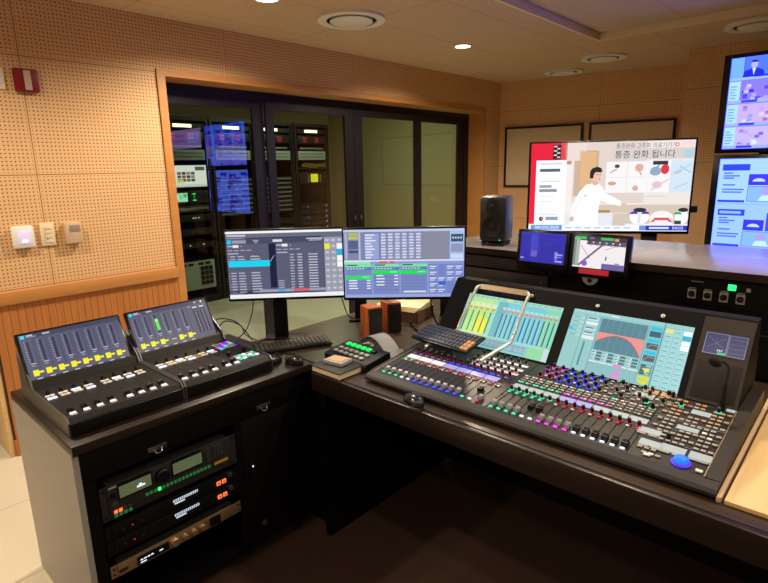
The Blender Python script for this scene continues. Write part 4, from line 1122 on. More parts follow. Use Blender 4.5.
def pic_meter(c):
    c.rect(0, 0, 100, 100, '2C2E54', 0); c.rect(1, 1, 54, 98, '35386A', 1); c.frame(1, 2, 54, 94, 1, 'B8BCE0', 2)
    c.line(8, 20, 50, 70, .0012, '7C80B8', 2); c.line(8, 70, 50, 20, .0012, '7C80B8', 2); c.rect(28, 5, .6, 70, '6C70A8', 2)
    c.rect(34, 74, 3, 8, 'E4E8F8', 3); c.rect(39, 74, 3, 8, 'E4E8F8', 3); c.rect(44, 74, 2, 8, 'E4E8F8', 3); c.rect(36, 86, 18, 10, '40D880', 4)
    c.rect(57, 3, 41, 94, '383B66', 1); c.frame(57, 3, 41, 94, 1, '9A9ED0', 2)
    for k in range(4): c.rect(58, 20+k*20, 39, 1, '8084BC', 3)
screen('left_screen', -1.258, -.840, .006, .2295, pic_strips)
screen('centre_screen', -.799, -.399, .006, .236, pic_eq)
for x0, x1, s0, s1 in ((-.378, -.238, .0, .282),):
    a = MB(); a.box(x0, x1, s0, s1, .0005, .004, METERP, SP(0, 0)); a.build('meter_panel', con)
screen('meter_screen', -.363, -.248, .156, .230, pic_meter, SCRD).matrix_local = KT @ Matrix.Translation((0, 1.772, .8375)) @ Matrix.Rotation(TH-PI/2, 4, 'X') @ Matrix.Translation((-.3055, -.0050, .193))
a = MB(); a.box(-.366, -.248, .012, .132, .0042, .0056, GRILLE, SP(0, 0), b=.0006); a.build('speaker_grille', con)
for x in (-1.14, -.98, -.72, -.50):
    a = MB(); a.lathe([(.007, 0), (.007, .006), (.004, .008)], CHROME, 14, SP(x, .258, .001)); a.build('chrome_latch', con)

# one set of small control shapes, copied over the panel
def shape(fn):
    m = MB(); fn(m); return m
SRC = {}
def put(name, key, fn, x, y, h=.0005, rz=0):
    mtx = PP(x, y, h)
    if rz: mtx = mtx @ Matrix.Rotation(rz, 4, 'Z')
    if key not in SRC:
        m = MB(); fn(m); o = m.build(name, con); SRC[key] = o
    else:
        o = SRC[key].copy(); COL.objects.link(o); o.parent = con
    o.matrix_local = mtx
    return o
def f_cap(m):
    m.prism([(-.011, 0), (-.009, .012), (-.001, .0085), (.001, .0085), (.009, .012), (.011, 0)], -.0078, .0078, 0, CAPM)
    m.box(-.0079, .0079, -.0008, .0008, .0086, .0092, SLOT)
def f_capd(m):
    m.prism([(-.011, 0), (-.009, .012), (-.001, .0085), (.001, .0085), (.009, .012), (.011, 0)], -.0078, .0078, 0, KNOB)
def f_btn(mt, w=.010, d=.0065, t=.003):
    return lambda m: m.box(-w/2, w/2, -d/2, d/2, 0, t, mt, b=.0007)
def f_knob(ring):
    def g(m):
        m.lathe([(.0075, 0), (.0075, .003)], ring, 14)
        m.lathe([(.0055, .0031), (.005, .0165), (.0035, .0175)], KNOB, 14)
        m.box(-.0005, .0005, .0005, .0048, .0176, .0180, WHITEP)
    return g
STRIPP = M('label_strip_pink', rgb(200, 180, 195), .4, emit=rgb(205, 180, 200), es=.5)
PILE = MB()                       # the keys beyond the nearest hundred
BTN = []                          # (y, x, material, size)
def btn(x, y, mt, w=.010, d=.0065, t=.003): BTN.append((y, x, mt, w, d, t))
def slot(x, y, d):
    a = MB(); a.box(-.001, .001, 0, d, .0002, .0006, SLOT, PP(x, y)); a.build('fader_slot', con)
PITCH = .0297
LX = [-1.318+k*PITCH for k in range(15)]
MX = [-.847+k*.0274 for k in range(16)]
led_l = [L_TEAL, L_TEAL, L_TEAL, L_WHITE, L_WHITE]+[L_BLUE]*7+[L_TEAL, L_WHITE, L_RED]
for k, x in enumerate(LX):
    y = 1.428 if k != 13 else 1.475
    if k != 12: put('fader_cap', 'capd' if k == 13 else 'cap', f_capd if k == 13 else f_cap, x, y+.010)
    put('channel_lamp', 'lamp'+led_l[k].name, f_btn(led_l[k], .012, .007, .004), x, 1.416)
    slot(x, 1.432, .093)
led_m = [L_TEAL]*4+[L_WHITE]*2+[L_MAG]*4+[L_WHITE]*6
for k, x in enumerate(MX):
    y = 1.425
    dark = k in (4, 5)
    if dark: y = 1.465
    put('fader_cap', 'capd' if dark or k > 9 else 'cap', f_capd if dark or k > 9 else f_cap, x, y+.008)
    put('channel_lamp', 'lamp'+led_m[k].name, f_btn(led_m[k], .012, .007, .004), x, 1.411)
    slot(x, 1.422, .106)
# left bank rows
for k, x in enumerate(LX):
    for q, yy in enumerate((1.540, 1.552)):
        btn(x-.005, yy, (L_TEAL if k < 2 else L_RED) if q else KEYM, .008, .006); btn(x+.006, yy, KEYM if q else (L_RED if k % 2 else WHITEP), .008, .006)
    btn(x-.004, 1.606, L_BLUE if 5 < k < 13 else KEYM, .009, .005); btn(x+.007, 1.606, L_BLUE if 5 < k < 13 else L_VIOLET, .006, .005)
def strip(x0, x1, y0, y1, mt):
    a = MB(); a.box(0, x1-x0, 0, y1-y0, .0004, .0016, mt, PP(x0, y0)); a.build('label_display', con)
cols_l = [STRIPW, STRIPW, STRIPW, STRIPB, STRIPB, STRIPB, STRIPB]
for k in range(7):
    x0 = LX[0]-.012+k*2*PITCH; strip(x0, x0+2*PITCH-.004, 1.564, 1.594, cols_l[k])
rings = [M('rose_ring', rgb(186, 60, 84), .5), WHITEP, M('pink_ring', rgb(206, 150, 165), .5), KEYM]
for r in range(4):
    y = 1.628+r*.036
    for k, x in enumerate(LX):
        if y > 1.64 and x < -1.085-(.0 if r < 3 else -.0): continue
        put('rotary_knob', 'kn%d' % (r % 4), f_knob(rings[r]), x+(.004 if r % 2 else 0), y)
    if r in (1, 2): pass
for r in range(3):
    x0 = -1.075
    for k in range(3): strip(x0+k*.066, x0+.062+k*.066, 1.639+r*.036, 1.653+r*.036, STRIPW if r else STRIPP)
# centre bank rows
for k, x in enumerate(MX):
    lit = L_TEAL if k < 5 else L_RED
    put('rotary_knob', 'redknob' if k > 5 else 'tealknob', f_knob(lit), x, 1.545)
    btn(x, 1.528, lit if k < 5 else (L_RED if k % 2 else WHITEP), .010, .006)
    for r in range(4):
        y = 1.607+r*.016
        mt = [L_TEAL if k < 6 else L_MAG if k < 12 else KEYM, KEYM, L_TEAL if (k < 9 and r == 3) else KEYM, WHITEP if (k*3+r) % 4 else L_TEAL][r]
        btn(x-.005, y, mt, .009, .006); btn(x+.006, y, KEYM if (k+r) % 2 else WHITEP, .008, .006)
for k in range(8):
    x0 = MX[0]-.011+k*2*.0274; strip(x0, x0+2*.0274-.003, 1.562, 1.590, STRIPB if 2 < k < 5 else STRIP)
ringm = {0: L_MAG, 1: L_MAG, 2: L_BLUE, 3: L_BLUE, 4: L_BLUE, 5: L_BLUE}
for r in range(4):
    for k in range(12):
        x = -.812+k*.0345+(.012 if r % 2 else 0); y = 1.680+r*.028
        if k < 6 or (k+r) % 2 == 0:
            ring = L_RED if (r == 0 and k < 2) else ringm.get(k, KEYM if r % 2 else KNOB)
            if k >= 6: ring = L_TEAL if (k == 9 and r > 1) else KEYM
            put('rotary_knob', 'kc'+ring.name, f_knob(ring), x, y)
        else: btn(x, y, KEYM, .011, .007)
        btn(x+.015, y+.010, KEYM if (k*5+r) % 3 else WHITEP, .009, .006)
strip(-.51, -.452, 1.716, 1.742, STRIP)
for k in range(2):
    a = MB(); a.box(0, .042, 0, .026, .0004, .004, KEYM if False else M('tan_pad', rgb(198, 150, 104), .5), PP(-.49+k*.05, 1.745)); a.build('touch_pad', con)
    put('rotary_knob', 'kcplain', f_knob(KNOB), -.468+k*.05, 1.764)
# right hand control section
for x0, x1, y0, y1, mt in ((-.435, -.375, 1.520, 1.548, STRIP), (-.412, -.352, 1.462, 1.490, STRIP), (-.358, -.298, 1.462, 1.496, STRIP), (-.290, -.238, 1.466, 1.498, STRIP),
                           (-.352, -.296, 1.588, 1.610, STRIP), (-.340, -.290, 1.690, 1.716, STRIP), (-.263, -.2405, 1.752, 1.768, STRIP)):
    strip(x0, x1, y0, y1, mt)
grid = []
for r in range(16):
    y = 1.425+r*.0215
    for q in range(10):
        x = -.402+q*.0172
        skip = any(x0-.006 < x < x1+.006 and y0-.004 < y < y1+.004 for x0, x1, y0, y1 in ((-.435, -.375, 1.515, 1.55), (-.412, -.352, 1.458, 1.494), (-.358, -.298, 1.458, 1.50), (-.290, -.238, 1.46, 1.50),
              (-.352, -.296, 1.585, 1.612), (-.340, -.290, 1.686, 1.72), (-.33, -.262, 1.40, 1.462), (-.295, -.236, 1.735, 1.79)))
        if skip or (q*7+r*3) % 6 == 0 or (r < 2 and q > 4) or x > -.245: continue
        mt = KEYM
        if r > 10: mt = M_TAN if (q+r) % 3 else KEYM
        btn(x, y, WHITEP if (q, r) in ((2, 0), (7, 8), (8, 7)) else mt, .0125, .009, .0035)
btn(-.252, 1.418, WHITEP, .016, .011, .004); btn(-.375, 1.418, WHITEP, .018, .011, .004)
for x0, x1, y in ((-.412, -.352, 1.456), (-.358, -.298, 1.455), (-.290, -.238, 1.459), (-.435, -.375, 1.512)):
    btn(x0+.015, y, KEYM, .024, .007); btn(x1-.015, y, KEYM, .024, .007)
BTN.sort(key=lambda b: b[0]+b[1]*-.25)
for i, (y, x, mt, w, d, t_) in enumerate(BTN):
    if i < 99: put('push_button', 'b%s%.4f%.4f' % (mt.name, w, d), f_btn(mt, w, d, t_), x, y)
    else: PILE.box(-w/2, w/2, -d/2, d/2, 0, t_, mt, PP(x, y, .0005))
PILE.build('push_buttons', con, 'stuff')
for x, y, rg in ((-.352, 1.521, KNOB), (-.372, 1.716, L_TEAL), (-.276, 1.728, L_TEAL), (-.435, 1.66, KNOB), (-.405, 1.757, KNOB), (-.46, 1.68, L_TEAL)):
    put('rotary_knob', 'kr'+rg.name, f_knob(rg), x, y, .0036)
a = MB(); a.lathe([(.024, .0004), (.024, .003), (.019, .004)], L_VIOLET, 32, PP(-.297, 1.432)); tb = a.build('trackball_ring', con, label='violet lit ring round the trackball')
a = MB()
bm = bmesh.new(); bmesh.ops.create_uvsphere(bm, u_segments=24, v_segments=16, radius=.0185)
a.add([v.co.copy() for v in bm.verts], [[v.index for v in f.verts] for f in bm.faces], L_BALL, PP(-.297, 1.432) @ Matrix.Diagonal((1, 1, .62, 1)) @ Matrix.Translation((0, 0, .014)), True); bm.free()
a.build('trackball', con, label='glowing blue ball')
for x in (-.8615, -.4225):
    a = MB(); a.box(-.0008, .0008, 0, .364, 0, .0006, SLOT, PP(x, 1.404)); a.build('panel_joint', con)
for y in (1.508, 1.578, 1.632):
    a = MB(); a.box(0, .18, -.0006, .0006, 0, .0006, KEYM, PP(-.42, y)); a.build('engraved_line', con)

# chrome tube stand holding the compact keyboard over the left bank
t = thing('keyboard_stand', 'chrome tube stand with clear plate over left half of console', 'stand', (-1.22, 1.74, .853))
OT = Matrix.Translation((1.22, -1.74, -.853))
R_ = .0068
for xb, xt, xf in ((-1.248, -1.224, -1.296), (-.994, -.984, -1.036)):
    pts = [(xf, 1.640, .8425), ((xf*.3+xb*.7), 1.755, .8735), (xb, 1.792, .8855), (xb+.002, 1.806, .903), (xb+.004, 1.822, .930), (xt-.004, 1.886, 1.026), (xt, 1.903, 1.050), (xt+(.012 if xt < -1.1 else -.012), 1.914, 1.060)]
    a = MB(); a.tube(spline(pts, 6), R_, CHROME, 12, OT); a.build('side_tube', t)
a = MB()
p0, p1 = Vector((-1.212, 1.912, 1.062)), Vector((-.996, 1.912, 1.062))
a.add([p0+Vector((0, -.010, -.012)), p1+Vector((0, -.010, -.012)), p1+Vector((0, .004, .006)), p0+Vector((0, .004, .006)),
       p0+Vector((0, -.0085, -.0135)), p1+Vector((0, -.0085, -.0135)), p1+Vector((0, .0055, .0045)), p0+Vector((0, .0055, .0045))],
      [(0, 1, 2, 3), (4, 7, 6, 5), (0, 4, 5, 1), (1, 5, 6, 2), (2, 6, 7, 3), (3, 7, 4, 0)], M('satin_bar', rgb(206, 186, 160), .35, .8), OT); a.build('top_bar', t)
a = MB(); pl = [(-1.30, 1.640, .8415), (-1.038, 1.640, .8415), (-.996, 1.790, .8845), (-1.250, 1.790, .8845)]
a.add(pl+[(x, y, z+.003) for x, y, z in pl], [(0, 3, 2, 1), (4, 5, 6, 7), (0, 1, 5, 4), (1, 2, 6, 5), (2, 3, 7, 6), (3, 0, 4, 7)], ACRYL, OT); a.build('clear_plate', t)
keyboard('compact dark keyboard resting on the stand over the console', -1.237, 1.712, .8665, math.radians(-4.5), .295, .125, 15, 5, KEYD, 0, KEYT, math.atan(.28))
# gooseneck microphone
t = thing('gooseneck_microphone', 'thin black gooseneck microphone rising at the right end of console', 'microphone', (-.274, 1.757, .8375))
a = MB(); a.lathe([(.009, 0), (.009, .02), (.0065, .03), (.0065, .075), (.004, .08)], BLACK, 16, Matrix.Rotation(-.06, 4, 'X')); a.build('base_stem', t)
a = MB(); a.tube(spline([(0, .004, .079), (.003, .008, .105), (.002, .012, .128), (-.012, .010, .143), (-.022, .002, .145)], 6), .0034, RUBBER, 8); a.build('gooseneck', t)
a = MB(); bm = bmesh.new(); bmesh.ops.create_uvsphere(bm, u_segments=18, v_segments=12, radius=.0135)
a.add([v.co.copy() for v in bm.verts], [[v.index for v in f.verts] for f in bm.faces], M('foam', rgb(14, 14, 15), .95, bump=.6, bscale=900), Matrix.Translation((-.031, -.004, .141)) @ Matrix.Rotation(.4, 4, 'Y') @ Matrix.Diagonal((1.35, 1, 1, 1)), True); bm.free(); a.build('foam_cap', t)

# ------------------------------------------------------------------ two small monitors fixed to the counter front
def small_monitor(label, x0, x1, pic, extra):
    w = x1-x0
    t = thing('small_monitor', label, 'monitor', ((x0+x1)/2, 2.215, 1.10), math.radians(-1), 'small monitors on the counter front')
    X = Matrix.Rotation(math.radians(-6), 4, 'X')
    a = MB(); a.box(-w/2, w/2, 0, .032, -.012, .172, BEZEL, X, b=.004); a.build('housing', t)
    c = Canvas(w-.034, .132); pic(c); p = c.build('picture', SCR, t); p.matrix_local = X @ Matrix.Translation((0, -.0006, .094))
    a = MB(); a.box(-.03, .03, .034, .0815, .004, .020, BLACK); a.build('mount', t)
    if extra:
        a = MB(); a.box(-.075, .05, -.004, -.0005, .002, .024, M('red_strip', rgb(176, 34, 48), .5, emit=rgb(176, 34, 48), es=.5), X); a.build('tally_strip', t, label='red strip under the picture')
        a = MB(); a.prism([(.034*math.cos(PI+PI*k/14), .034*math.sin(PI+PI*k/14)) for k in range(15)], .010, .014, 1, KEYM, Matrix.Translation((-.03, 0, -.013)))
        a.lathe([(.009, 0), (.009, .004)], BLACK, 18, Matrix.Translation((-.03, .0098, -.026)) @ Matrix.Rotation(PI/2, 4, 'X')); a.build('tilt_disc', t)
    else:
        for x in (.01, .045):
            a = MB(); a.box(x-.008, x+.008, .01, .05, -.030, -.0125, BLACK, b=.002); a.build('bracket', t)
def pic_cad(c):
    c.rect(0, 0, 100, 100, '2A2CA8', 0)
    c.rect(24, 6, 17, 74, '3C44C4', 1); c.rect(26, 62, 13, 20, '6A5CC8', 2); c.rect(0, 0, 100, 5, '3438B8', 1)
    c.line(40, 52, 98, 10, .0012, '3E46C8', 2); c.line(20, 60, 70, 30, .0008, '3E46C8', 2)
    c.rect(2, 86, 8, 4, 'B0B4F0', 2); c.rect(79, 60, 6, 24, '8C90E8', 2); c.rect(82, 66, 14, 5, '9CA0F0', 3); c.rect(80, 88, 16, 5, 'A8ACF4', 3); c.rect(86, 75, 8, 3, '8488E4', 3)
def pic_hall(c):
    c.rect(0, 0, 100, 100, 'F4EEF0', 0)
    c.rect(0, 0, 100, 14, '3A3450', 1); c.rect(0, 6, 12, 90, 'A8B4AC', 2); c.rect(0, 12, 5, 82, '7C8C88', 3)
    c.rect(2, 2, 22, 8, '30D060', 4); c.rect(52, 2, 24, 8, '38C858', 4); c.rect(30, 3, 10, 6, '7C6A90', 4); c.rect(78, 3, 8, 8, 'E4A060', 4); c.rect(25, 12, 75, 14, '57506A', 1)
    for k in range(18): c.rect(24+k*4.2, 16+(k % 3)*4, 3, 5, ['E8D8D0', '40384C', 'B89C90'][k % 3], 2)
    c.line(12, 94, 62, 16, .0075, '6C5078', 5); c.line(14, 30, 34, 70, .002, '6C5078', 4); c.line(62, 40, 100, 14, .002, '8A7080', 4)
    c.ell(24, 86, 6, 9, '8860C8', 5); c.rect(64, 60, 2.4, 12, '50485C', 5); c.rect(82, 78, 9, 3, '807478', 5)
    c.rect(58, 82, 42, 18, '6C64A8', 5)
small_monitor('small monitor on the counter front showing a dark blue screen', -1.220, -.973, pic_cad, False)
small_monitor('small monitor on the counter front showing a bright hall, red strip beneath', -.970, -.722, pic_hall, True)

# ------------------------------------------------------------------ speaker, television and display wall
t = thing('studio_speaker', 'black rounded studio speaker standing at the left end of counter', 'speaker', (-1.455, 2.43, 1.1575), math.radians(14))
a = MB(); a.box(-.092, .092, -.085, .09, .022, .285, M('speaker_shell', rgb(34, 34, 38), .42), b=.024); a.build('cabinet', t)
a = MB(); a.box(-.075, .075, -.078, -.045, .0005, .012, RUBBER, b=.003); a.box(-.075, .075, .045, .078, .0005, .012, RUBBER, b=.003); a.box(-.08, -.055, -.07, .07, .0121, .0215, RUBBER); a.box(.055, .08, -.07, .07, .0121, .0215, RUBBER); a.build('foot', t)
a = MB(); a.lathe([(.066, 0), (.066, .004), (.058, .005), (.052, .002), (.02, .001), (.018, .006), (.001, .008)], M('cone', rgb(20, 20, 22), .6), 36, Matrix.Translation((0, -.0855, .112)) @ Matrix.Rotation(PI/2, 4, 'X')); a.build('woofer', t)
a = MB(); a.lathe([(.046, 0), (.046, .002), (.018, .003), (.016, .001), (.012, .006), (.001, .008)], M('waveguide', rgb(26, 26, 28), .5), 32, Matrix.Translation((0, -.0855, .226)) @ Matrix.Rotation(PI/2, 4, 'X')); a.build('tweeter', t)
a = MB(); a.box(.05, .056, -.0872, -.0856, .034, .038, L_GREEN); a.build('lamp', t)
for ch in t.children: ch.scale = (.76, .82, .87)
o = cable('black cable running from the studio speaker behind the small monitors', [(-1.385, 2.53, 1.20), (-1.34, 2.56, 1.175), (-1.28, 2.57, 1.162), (-1.18, 2.60, 1.162), (-1.05, 2.65, 1.162)])

tvx, tvy = (-1.705-.869)/2, (3.223+3.713)/2
rz = math.atan2(3.713-3.223, -.869+1.705); w = .969
t = thing('television', 'large television showing a presenter in white beside Korean text', 'television', (tvx, tvy, 0), rz)
zb, zt = 1.120, 1.694; h = zt-zb
a = MB(); a.box(-w/2, w/2, 0, .03, zb, zt, BEZEL, b=.004); a.box(-w*.3, w*.3, .0301, .075, zb+.06, zt-.12, BLACK, b=.01); a.build('housing', t)
c = Canvas(w-.026, h-.028)
c.rect(0, 0, 100, 100, 'EFE6E2', 0)
c.rect(0, 0, 30, 100, 'F4ECE8', 1); c.rect(27, 0, 45, 68, 'E2D4CC', 1); c.rect(52, 8, 48, 12, 'D8D0CC', 2)
c.rect(0, 0, 22, 92, 'E8203C', 2); c.rect(14, 2, 5, 16, '2C2028', 3); c.rect(19, 0, 7, 24, 'C89080', 2); c.rect(23, 0, 12, 20, 'ECDCD4', 3)
for k in range(6): c.rect(14.5+(k % 2)*2, 3+k*2.4, 2, 1.5, 'F0D8D8', 4)
c.rect(28, 10, 15, 50, 'CDB4A2', 2); c.rect(31, 9, 11, 42, 'D9A878', 3); c.rect(31.6, 10.5, 9.8, 40, 'E2B88C', 4)
c.rect(45, 70, 55, 24, 'D6C6B8', 2); c.rect(41, 76, 11, 3, 'B08A5C', 4); c.rect(24, 79, 30, 16, 'E8E8F2', 3)
# picture tiles
for r in range(2):
    for q in range(4): c.rect(48+q*13, 22+r*17.5, 12.7, 17, 'F6F4F6' if q < 3 else 'D4E6F4', 3)
c.ell(54.5, 27, 1.6, 2, '4A4048', 5); c.line(50.5, 34, 54.5, 30, .008, 'D89890', 5)
c.ell(68, 29, 2.6, 4.5, 'E4B0A0', 5); c.line(66.5, 26, 69.5, 37, .008, 'D8A08E', 5)
c.rect(76, 22, 9, 4, '30343C', 5); c.ell(78, 33, 3.4, 5, '90AEC8', 4); c.ell(83.5, 31, 2.5, 5.5, 'E03848', 5); c.line(75, 36, 80, 26, .008, '8098B8', 4)
c.line(88, 36, 99, 26, .012, 'BCD8EC', 4); c.line(90, 36, 93.5, 33, .005, 'E08C88', 5); c.line(92, 28, 99, 35, .008, 'A8CCE4', 4)
c.ell(52, 46, 2.6, 2.2, 'E09C94', 5); c.ell(66.5, 51.5, 1.8, 3, 'E8A8A4', 5); c.ell(79.5, 48, 3, 4, 'E4C4D4', 5); c.line(76, 54, 86, 42, .008, 'C8D0DC', 4); c.line(90, 52, 98, 46, .008, 'B4D4E8', 4)
# presenter
c.poly([(30, 62), (32, 55), (36, 47), (40, 45.5), (44, 46), (46.5, 50), (48.5, 57), (54, 61.5), (60, 68), (58.6, 71.5), (52, 69), (46, 65.5), (44.5, 72), (44.8, 94), (26.5, 94), (27.5, 82), (31, 74)], 'FDFCFC', 6)
c.poly([(29.8, 62), (31.6, 62.5), (30, 76), (29.5, 84), (26.6, 84), (27.2, 74)], 'F8F6F8', 7)
c.line(33, 60, 31.5, 74, .003, 'E4DCE0', 8); c.line(46, 58, 46, 66, .003, 'E8E0E4', 8); c.rect(35, 58, 2, 3, 'E0DCE0', 8)
c.ell(28, 86, 1.5, 3.2, 'E8B8A4', 7); c.poly([(58.6, 67.5), (61, 68), (63, 71.6), (61.6, 72.4), (58.6, 70.8)], 'ECBCA8', 7)
c.poly([(39.8, 40), (43, 41), (43.4, 47), (40.5, 48)], 'E4B09C', 7); c.ell(41.9, 37, 3.0, 7.2, 'F0C4B0', 8)
c.poly([(38, 40), (38, 32), (39.4, 28.6), (42.5, 27), (45, 29), (45.6, 33), (44.4, 33.4), (41.5, 33), (40.4, 36), (40.2, 40)], '26242A', 9); c.rect(43.6, 40.3, 1, 1, 'C05850', 9)
c.rect(42.2, 35.4, 1.0, .8, '40302C', 9); c.rect(44.0, 35.4, .7, .8, '40302C', 9)
# card on the left
c.rect(3.5, 19, 19.5, 73, 'FFFFFF', 5)
for y, x, ww, hh, cc in ((22, 6, 14, 1.6, 'C8D4DC'), (28.5, 6, 13, 3.4, '5C6470'), (42, 6, 13, 1.4, 'D4DCE4'), (47, 6, 8, 3, '9CA4B0'), (51.5, 6, 11.5, 3.4, '8C96A4'), (59, 6, 10, 1.2, 'DCE4EA'), (65, 6, 9, 1.2, 'DCE4EA'), (80, 6, 12, 1.4, 'D8E0E8'), (83.6, 11, 8, 4, '8CA4BC')):
    c.rect(x, y, ww, hh, cc, 6)
c.ell(8, 86, 1.4, 2.6, '3A2A38', 7); c.ell(8.3, 85.6, .6, 1.2, 'F08090', 8)
# products on the counter
for cx in (70.5, 96):
    c.ell(cx, 84, 6 if cx < 90 else 4, 8.5, 'FAFAFC', 5)
c.ell(70.5, 76, 4, 2.6, '30303A', 6); c.ell(67, 80.5, 2.5, 3, '5A30C8', 7, 12, PI, 2*PI); c.ell(74, 80.5, 2.5, 3, '5A30C8', 7, 12, PI, 2*PI); c.rect(69.6, 80, 1.8, 11, 'D8E4F0', 6)
c.ell(96.6, 76, 3, 2.4, '30303A', 6); c.ell(93.6, 81, 2.3, 3, '20B858', 7, 12, PI, 2*PI)
c.ell(84, 86, 7.4, 9, 'F8F4F4', 5, 20, PI, 2*PI); c.rect(77, 86, 14, 6, 'F4F0F2', 5); c.rect(79.5, 84.6, 9, 3, 'E8506C', 6); c.poly([(77, 90), (79.8, 85.4), (80.2, 89)], 'E8506C', 7); c.poly([(91.4, 90), (88.4, 85.4), (88, 89)], 'E8506C', 7)
c.rect(62, 91.5, 38, 3, 'F0F0F2', 6); c.rect(92, 88, 4, 4, '2C5040', 7)
c.rect(45, 79, 18, 1, 'E8E0D8', 3); c.rect(71, 60, 16, 1.6, 'CFE0E6', 4)
# tickers
c.rect(0, 94, 100, 6, 'FFFFFF', 6); c.rect(1.5, 93.4, 20.5, 5.6, '5C98E4', 7); c.text(4, 94.4, 3.4, '080.000.0000', 'FFFFFF', 8, width=16)
for k in range(7): c.rect(24+k*6.2, 95.6, 4.4, 1.6, 'A8C8EC', 7)
c.rect(75, 93.6, 25, 5.6, '2438C8', 7); c.rect(71, 93.6, 4, 5.6, '7C90E8', 7); c.rect(77, 95.2, 12, 2.2, 'E0E6FF', 8); c.text(91, 94.7, 3.2, '04:02', 'FFFFFF', 8, width=6.6)
c.text(53, 2.2, 5.6, '통증완화 고주파 의료기기가', '6A6468', 7, width=36)
c.text(52.5, 10.2, 8.2, '통증 완화 됩니다', '1C1A20', 7, width=36)
c.ell(89.4, 4.6, 1.2, 2.0, 'F04860', 7); c.ell(89.4, 4.6, .6, 1.0, 'FFFFFF', 8)
c.rect(92, 1.6, 7, 4.6, 'F2DCE0', 7); c.rect(94, 10.6, 5, 8, 'A8D4E4', 7)
c.build('picture', SCRT, t, (0, -.0005, zb+h/2+.004))
for s in (-.27, .27):
    a = MB(); a.box(s-.045, s+.045, .032, .062, .03, zb+.12, BLACK, b=.003); a.build('stand_column', t)
a = MB(); a.box(-.36, .36, -.12, .20, .0005, .029, BLACK, b=.004); a.build('stand_base', t)
a = MB(); a.box(w/2-.02, w/2+.045, .031, .055, zb+.13, zb+.17, BLACK, b=.003); a.build('side_bracket', t)

def wall_display(label, x0, z0, z1, pic):
    wd = 1.118
    t = thing('wall_display', label, 'display', (x0+wd/2, 4.29, z0), 0, 'displays of the video wall')
    h = z1-z0
    a = MB(); a.box(-wd/2, wd/2, 0, .05, 0, h, BEZEL, b=.003); a.build('housing', t)
    c = Canvas(wd-.084, h-.052); pic(c); c.build('picture', SCRV, t, (0, -.0006, h/2))
    a = MB(); a.box(-.3, .3, .0501, .075, .12, h-.12, BLACKM); a.build('mount', t)
def suit(c, x, y, w, h):
    c.rect(x, y, w, h, '5C7CE8', 1); c.rect(x, y, w*.28, h, '88B4F4', 2); c.rect(x+w*.28, y, w*.02, h, '3C58C0', 3)
    c.ell(x+w*.5, y+h*.34, w*.075, h*.17, 'D8B0C8', 5); c.ell(x+w*.5, y+h*.24, w*.08, h*.1, '20203C', 6, 14, PI, 2*PI)
    c.poly([(x+w*.24, y+h), (x+w*.3, y+h*.6), (x+w*.45, y+h*.5), (x+w*.56, y+h*.5), (x+w*.7, y+h*.6), (x+w*.76, y+h)], '1C2880', 4)
    c.poly([(x+w*.46, y+h*.5), (x+w*.54, y+h*.5), (x+w*.5, y+h*.8)], 'E8ECFF', 5)
    c.rect(x, y+h*.88, w, h*.12, 'B4C0F0', 6); c.rect(x+w*.52, y+h*.82, w*.4, h*.08, '282C70', 7)
def shop(c, x, y, w, h, base, sh):
    c.rect(x, y, w, h, base, 1); c.rect(x, y, w*.25, h, 'C4E0F0', 2); c.bars(x+w*.03, y+h*.2, w*.18, 5, h*.13, h*.05, '7C9CC8', 3)
    for k in range(14):
        c.rect(x+w*(.28+.7*random.random()*.85), y+h*(.08+.75*random.random()), w*.1, h*.14, sh[k % len(sh)], 3)
    c.rect(x, y+h*.86, w, h*.14, 'B8B4F0', 4); c.rect(x+w*.3, y+h*.87, w*.35, h*.11, '3440A0', 5)
def pic_top(c):
    c.rect(0, 0, 100, 100, '7C80E8', 0)
    for r in range(4):
        for q in range(4):
            x, y, w, h = q*25+.4, r*25+.5, 24.2, 24
            if r == 0: suit(c, x, y, w, h)
            elif r == 1: shop(c, x, y, w, h, '9C7CD8', ['3C2C80', 'F0D0F0', '6048B0', 'D8A0E0'])
            elif r == 2: shop(c, x, y, w, h, 'E4B0C0', ['C87058', 'F0D8D0', 'E09C88', 'A89CE0'])
            else: shop(c, x, y, w, h, 'E0B8F0', ['F0E4FF', 'C878C0', '8C60C8', 'F0A0C0'])
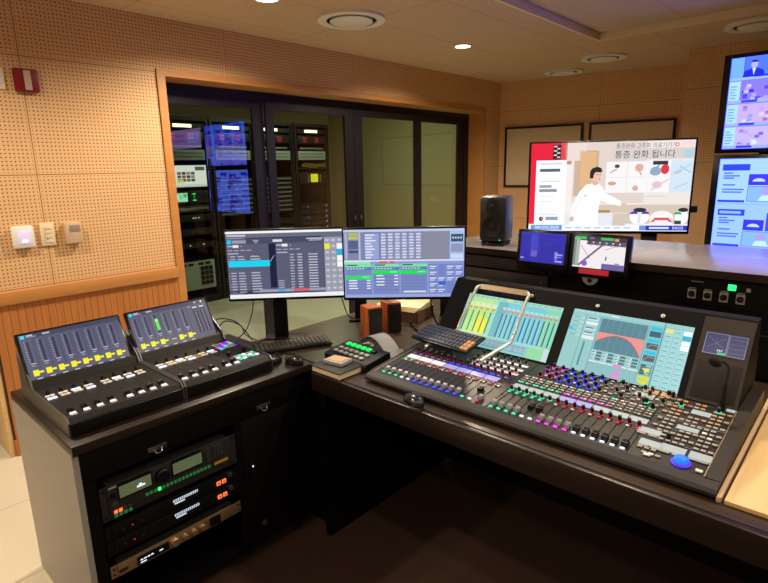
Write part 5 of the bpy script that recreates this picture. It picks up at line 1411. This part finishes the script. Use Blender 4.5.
def pic_bottom(c):
    c.rect(0, 0, 100, 100, 'A8C0F4', 0)
    for r in range(2):
        for q in range(2):
            x, y = q*50, r*50
            c.rect(x+.5, y+.8, 49, 48, 'C0D4F8' if r == 0 else 'B4CAF4', 1)
            c.rect(x+2, y+6, 15, 7, '3048C4', 2)
            if r == 1: c.rect(x+3, y+8, 12, 3, 'A8B8F4', 3)
            for k, yy in enumerate((15, 18, 20.5, 28, 33, 36)): c.rect(x+3, y+yy, [5, 9, 6, 7, 12, 11][k], 1.6, '5C74B4', 2)
            for (px, py, pw, ph, cc) in ((17, 17, 11, 12, '4838A8'), (29, 9, 16, 20, '5A48B8'), (17, 30, 20, 17, '9CBCF4'), (38, 30, 7, 9, '4C3CA0'), (44, 20, 6, 8, '7860C8'), (44, 29, 6, 18, '5840B0')):
                c.rect(x+px, y+py, pw, ph, cc, 2); c.frame(x+px, y+py, pw, ph, .25, '38309C', 3)
            c.ell(x+22.5, y+25, 3.4, 3.6, 'D8DCFF', 4, 12, PI, 2*PI); c.ell(x+36, y+17, 3.4, 4, 'C8B8E8', 4); c.poly([(x+32, y+28), (x+34, y+21), (x+39, y+21), (x+42, y+28)], '30287C', 4)
            c.ell(x+27, y+36, 2.8, 4, 'C8A0C8', 4); c.poly([(x+23, y+46), (x+25, y+40), (x+30, y+40), (x+32, y+46)], 'E0ECFF', 4); c.ell(x+47, y+34, 2, 3, 'B88CC0', 4)
            c.rect(x+1, y+45.6, 15, 2.6, '3848A8', 3); c.rect(x+19, y+46.6, 15, 1, '8CA4E0', 3); c.rect(x+35, y+45, 10, 3.6, '34349C', 4)
def pic_pink(c):
    c.rect(0, 0, 100, 100, '0C0C18', 0)
    c.rect(2, 2, 96, 50, 'FFB0A0', 1); c.rect(8, 10, 34, 30, 'FFD0C8', 2); c.rect(50, 14, 40, 8, 'F08890', 2); c.rect(50, 28, 30, 6, 'F08890', 2)
ZB = 1.55
def zs(z): return ZB-.045+(z-ZB)*4.29/5.30
wall_display('upper left display of the blue lit video wall, four rows of channels', -.902, zs(1.676), zs(2.440), pic_top)
wall_display('lower display of the blue lit video wall, two rows of pages', -.902, zs(.868), zs(1.662), pic_bottom)
wall_display('upper right display of the video wall, seen only as a pink reflection in the glass', .222, zs(1.676), zs(2.440), pic_pink)
t = thing('display_stand', 'black steel stand holding the video wall behind the counter', 'stand', (.22, 4.42, 0))
for x in (-.85, -.30, .30, .85):
    a = MB(); a.box(x-.03, x+.03, -.05, -.002, .021, 2.2, BLACKM); a.build('post', t)
for x in (-.85, .85):
    a = MB(); a.box(x-.05, x+.05, -.30, .35, .0005, .020, BLACKM); a.build('foot', t)
for z in (.5, 1.2, 1.9):
    a = MB(); a.box(-1.05, 1.05, 0, .03, z, z+.06, BLACKM); a.build('cross_rail', t)

# ------------------------------------------------------------------ world and view
w = bpy.data.worlds.new('world'); SC.world = w; w.use_nodes = True
w.node_tree.nodes['Background'].inputs[0].default_value = (.02, .02, .025, 1)
SC.view_settings.view_transform = 'Standard'; SC.view_settings.look = 'None'
SC.view_settings.gamma = 1; SC.view_settings.exposure = 0
SC.view_settings.use_curve_mapping = False
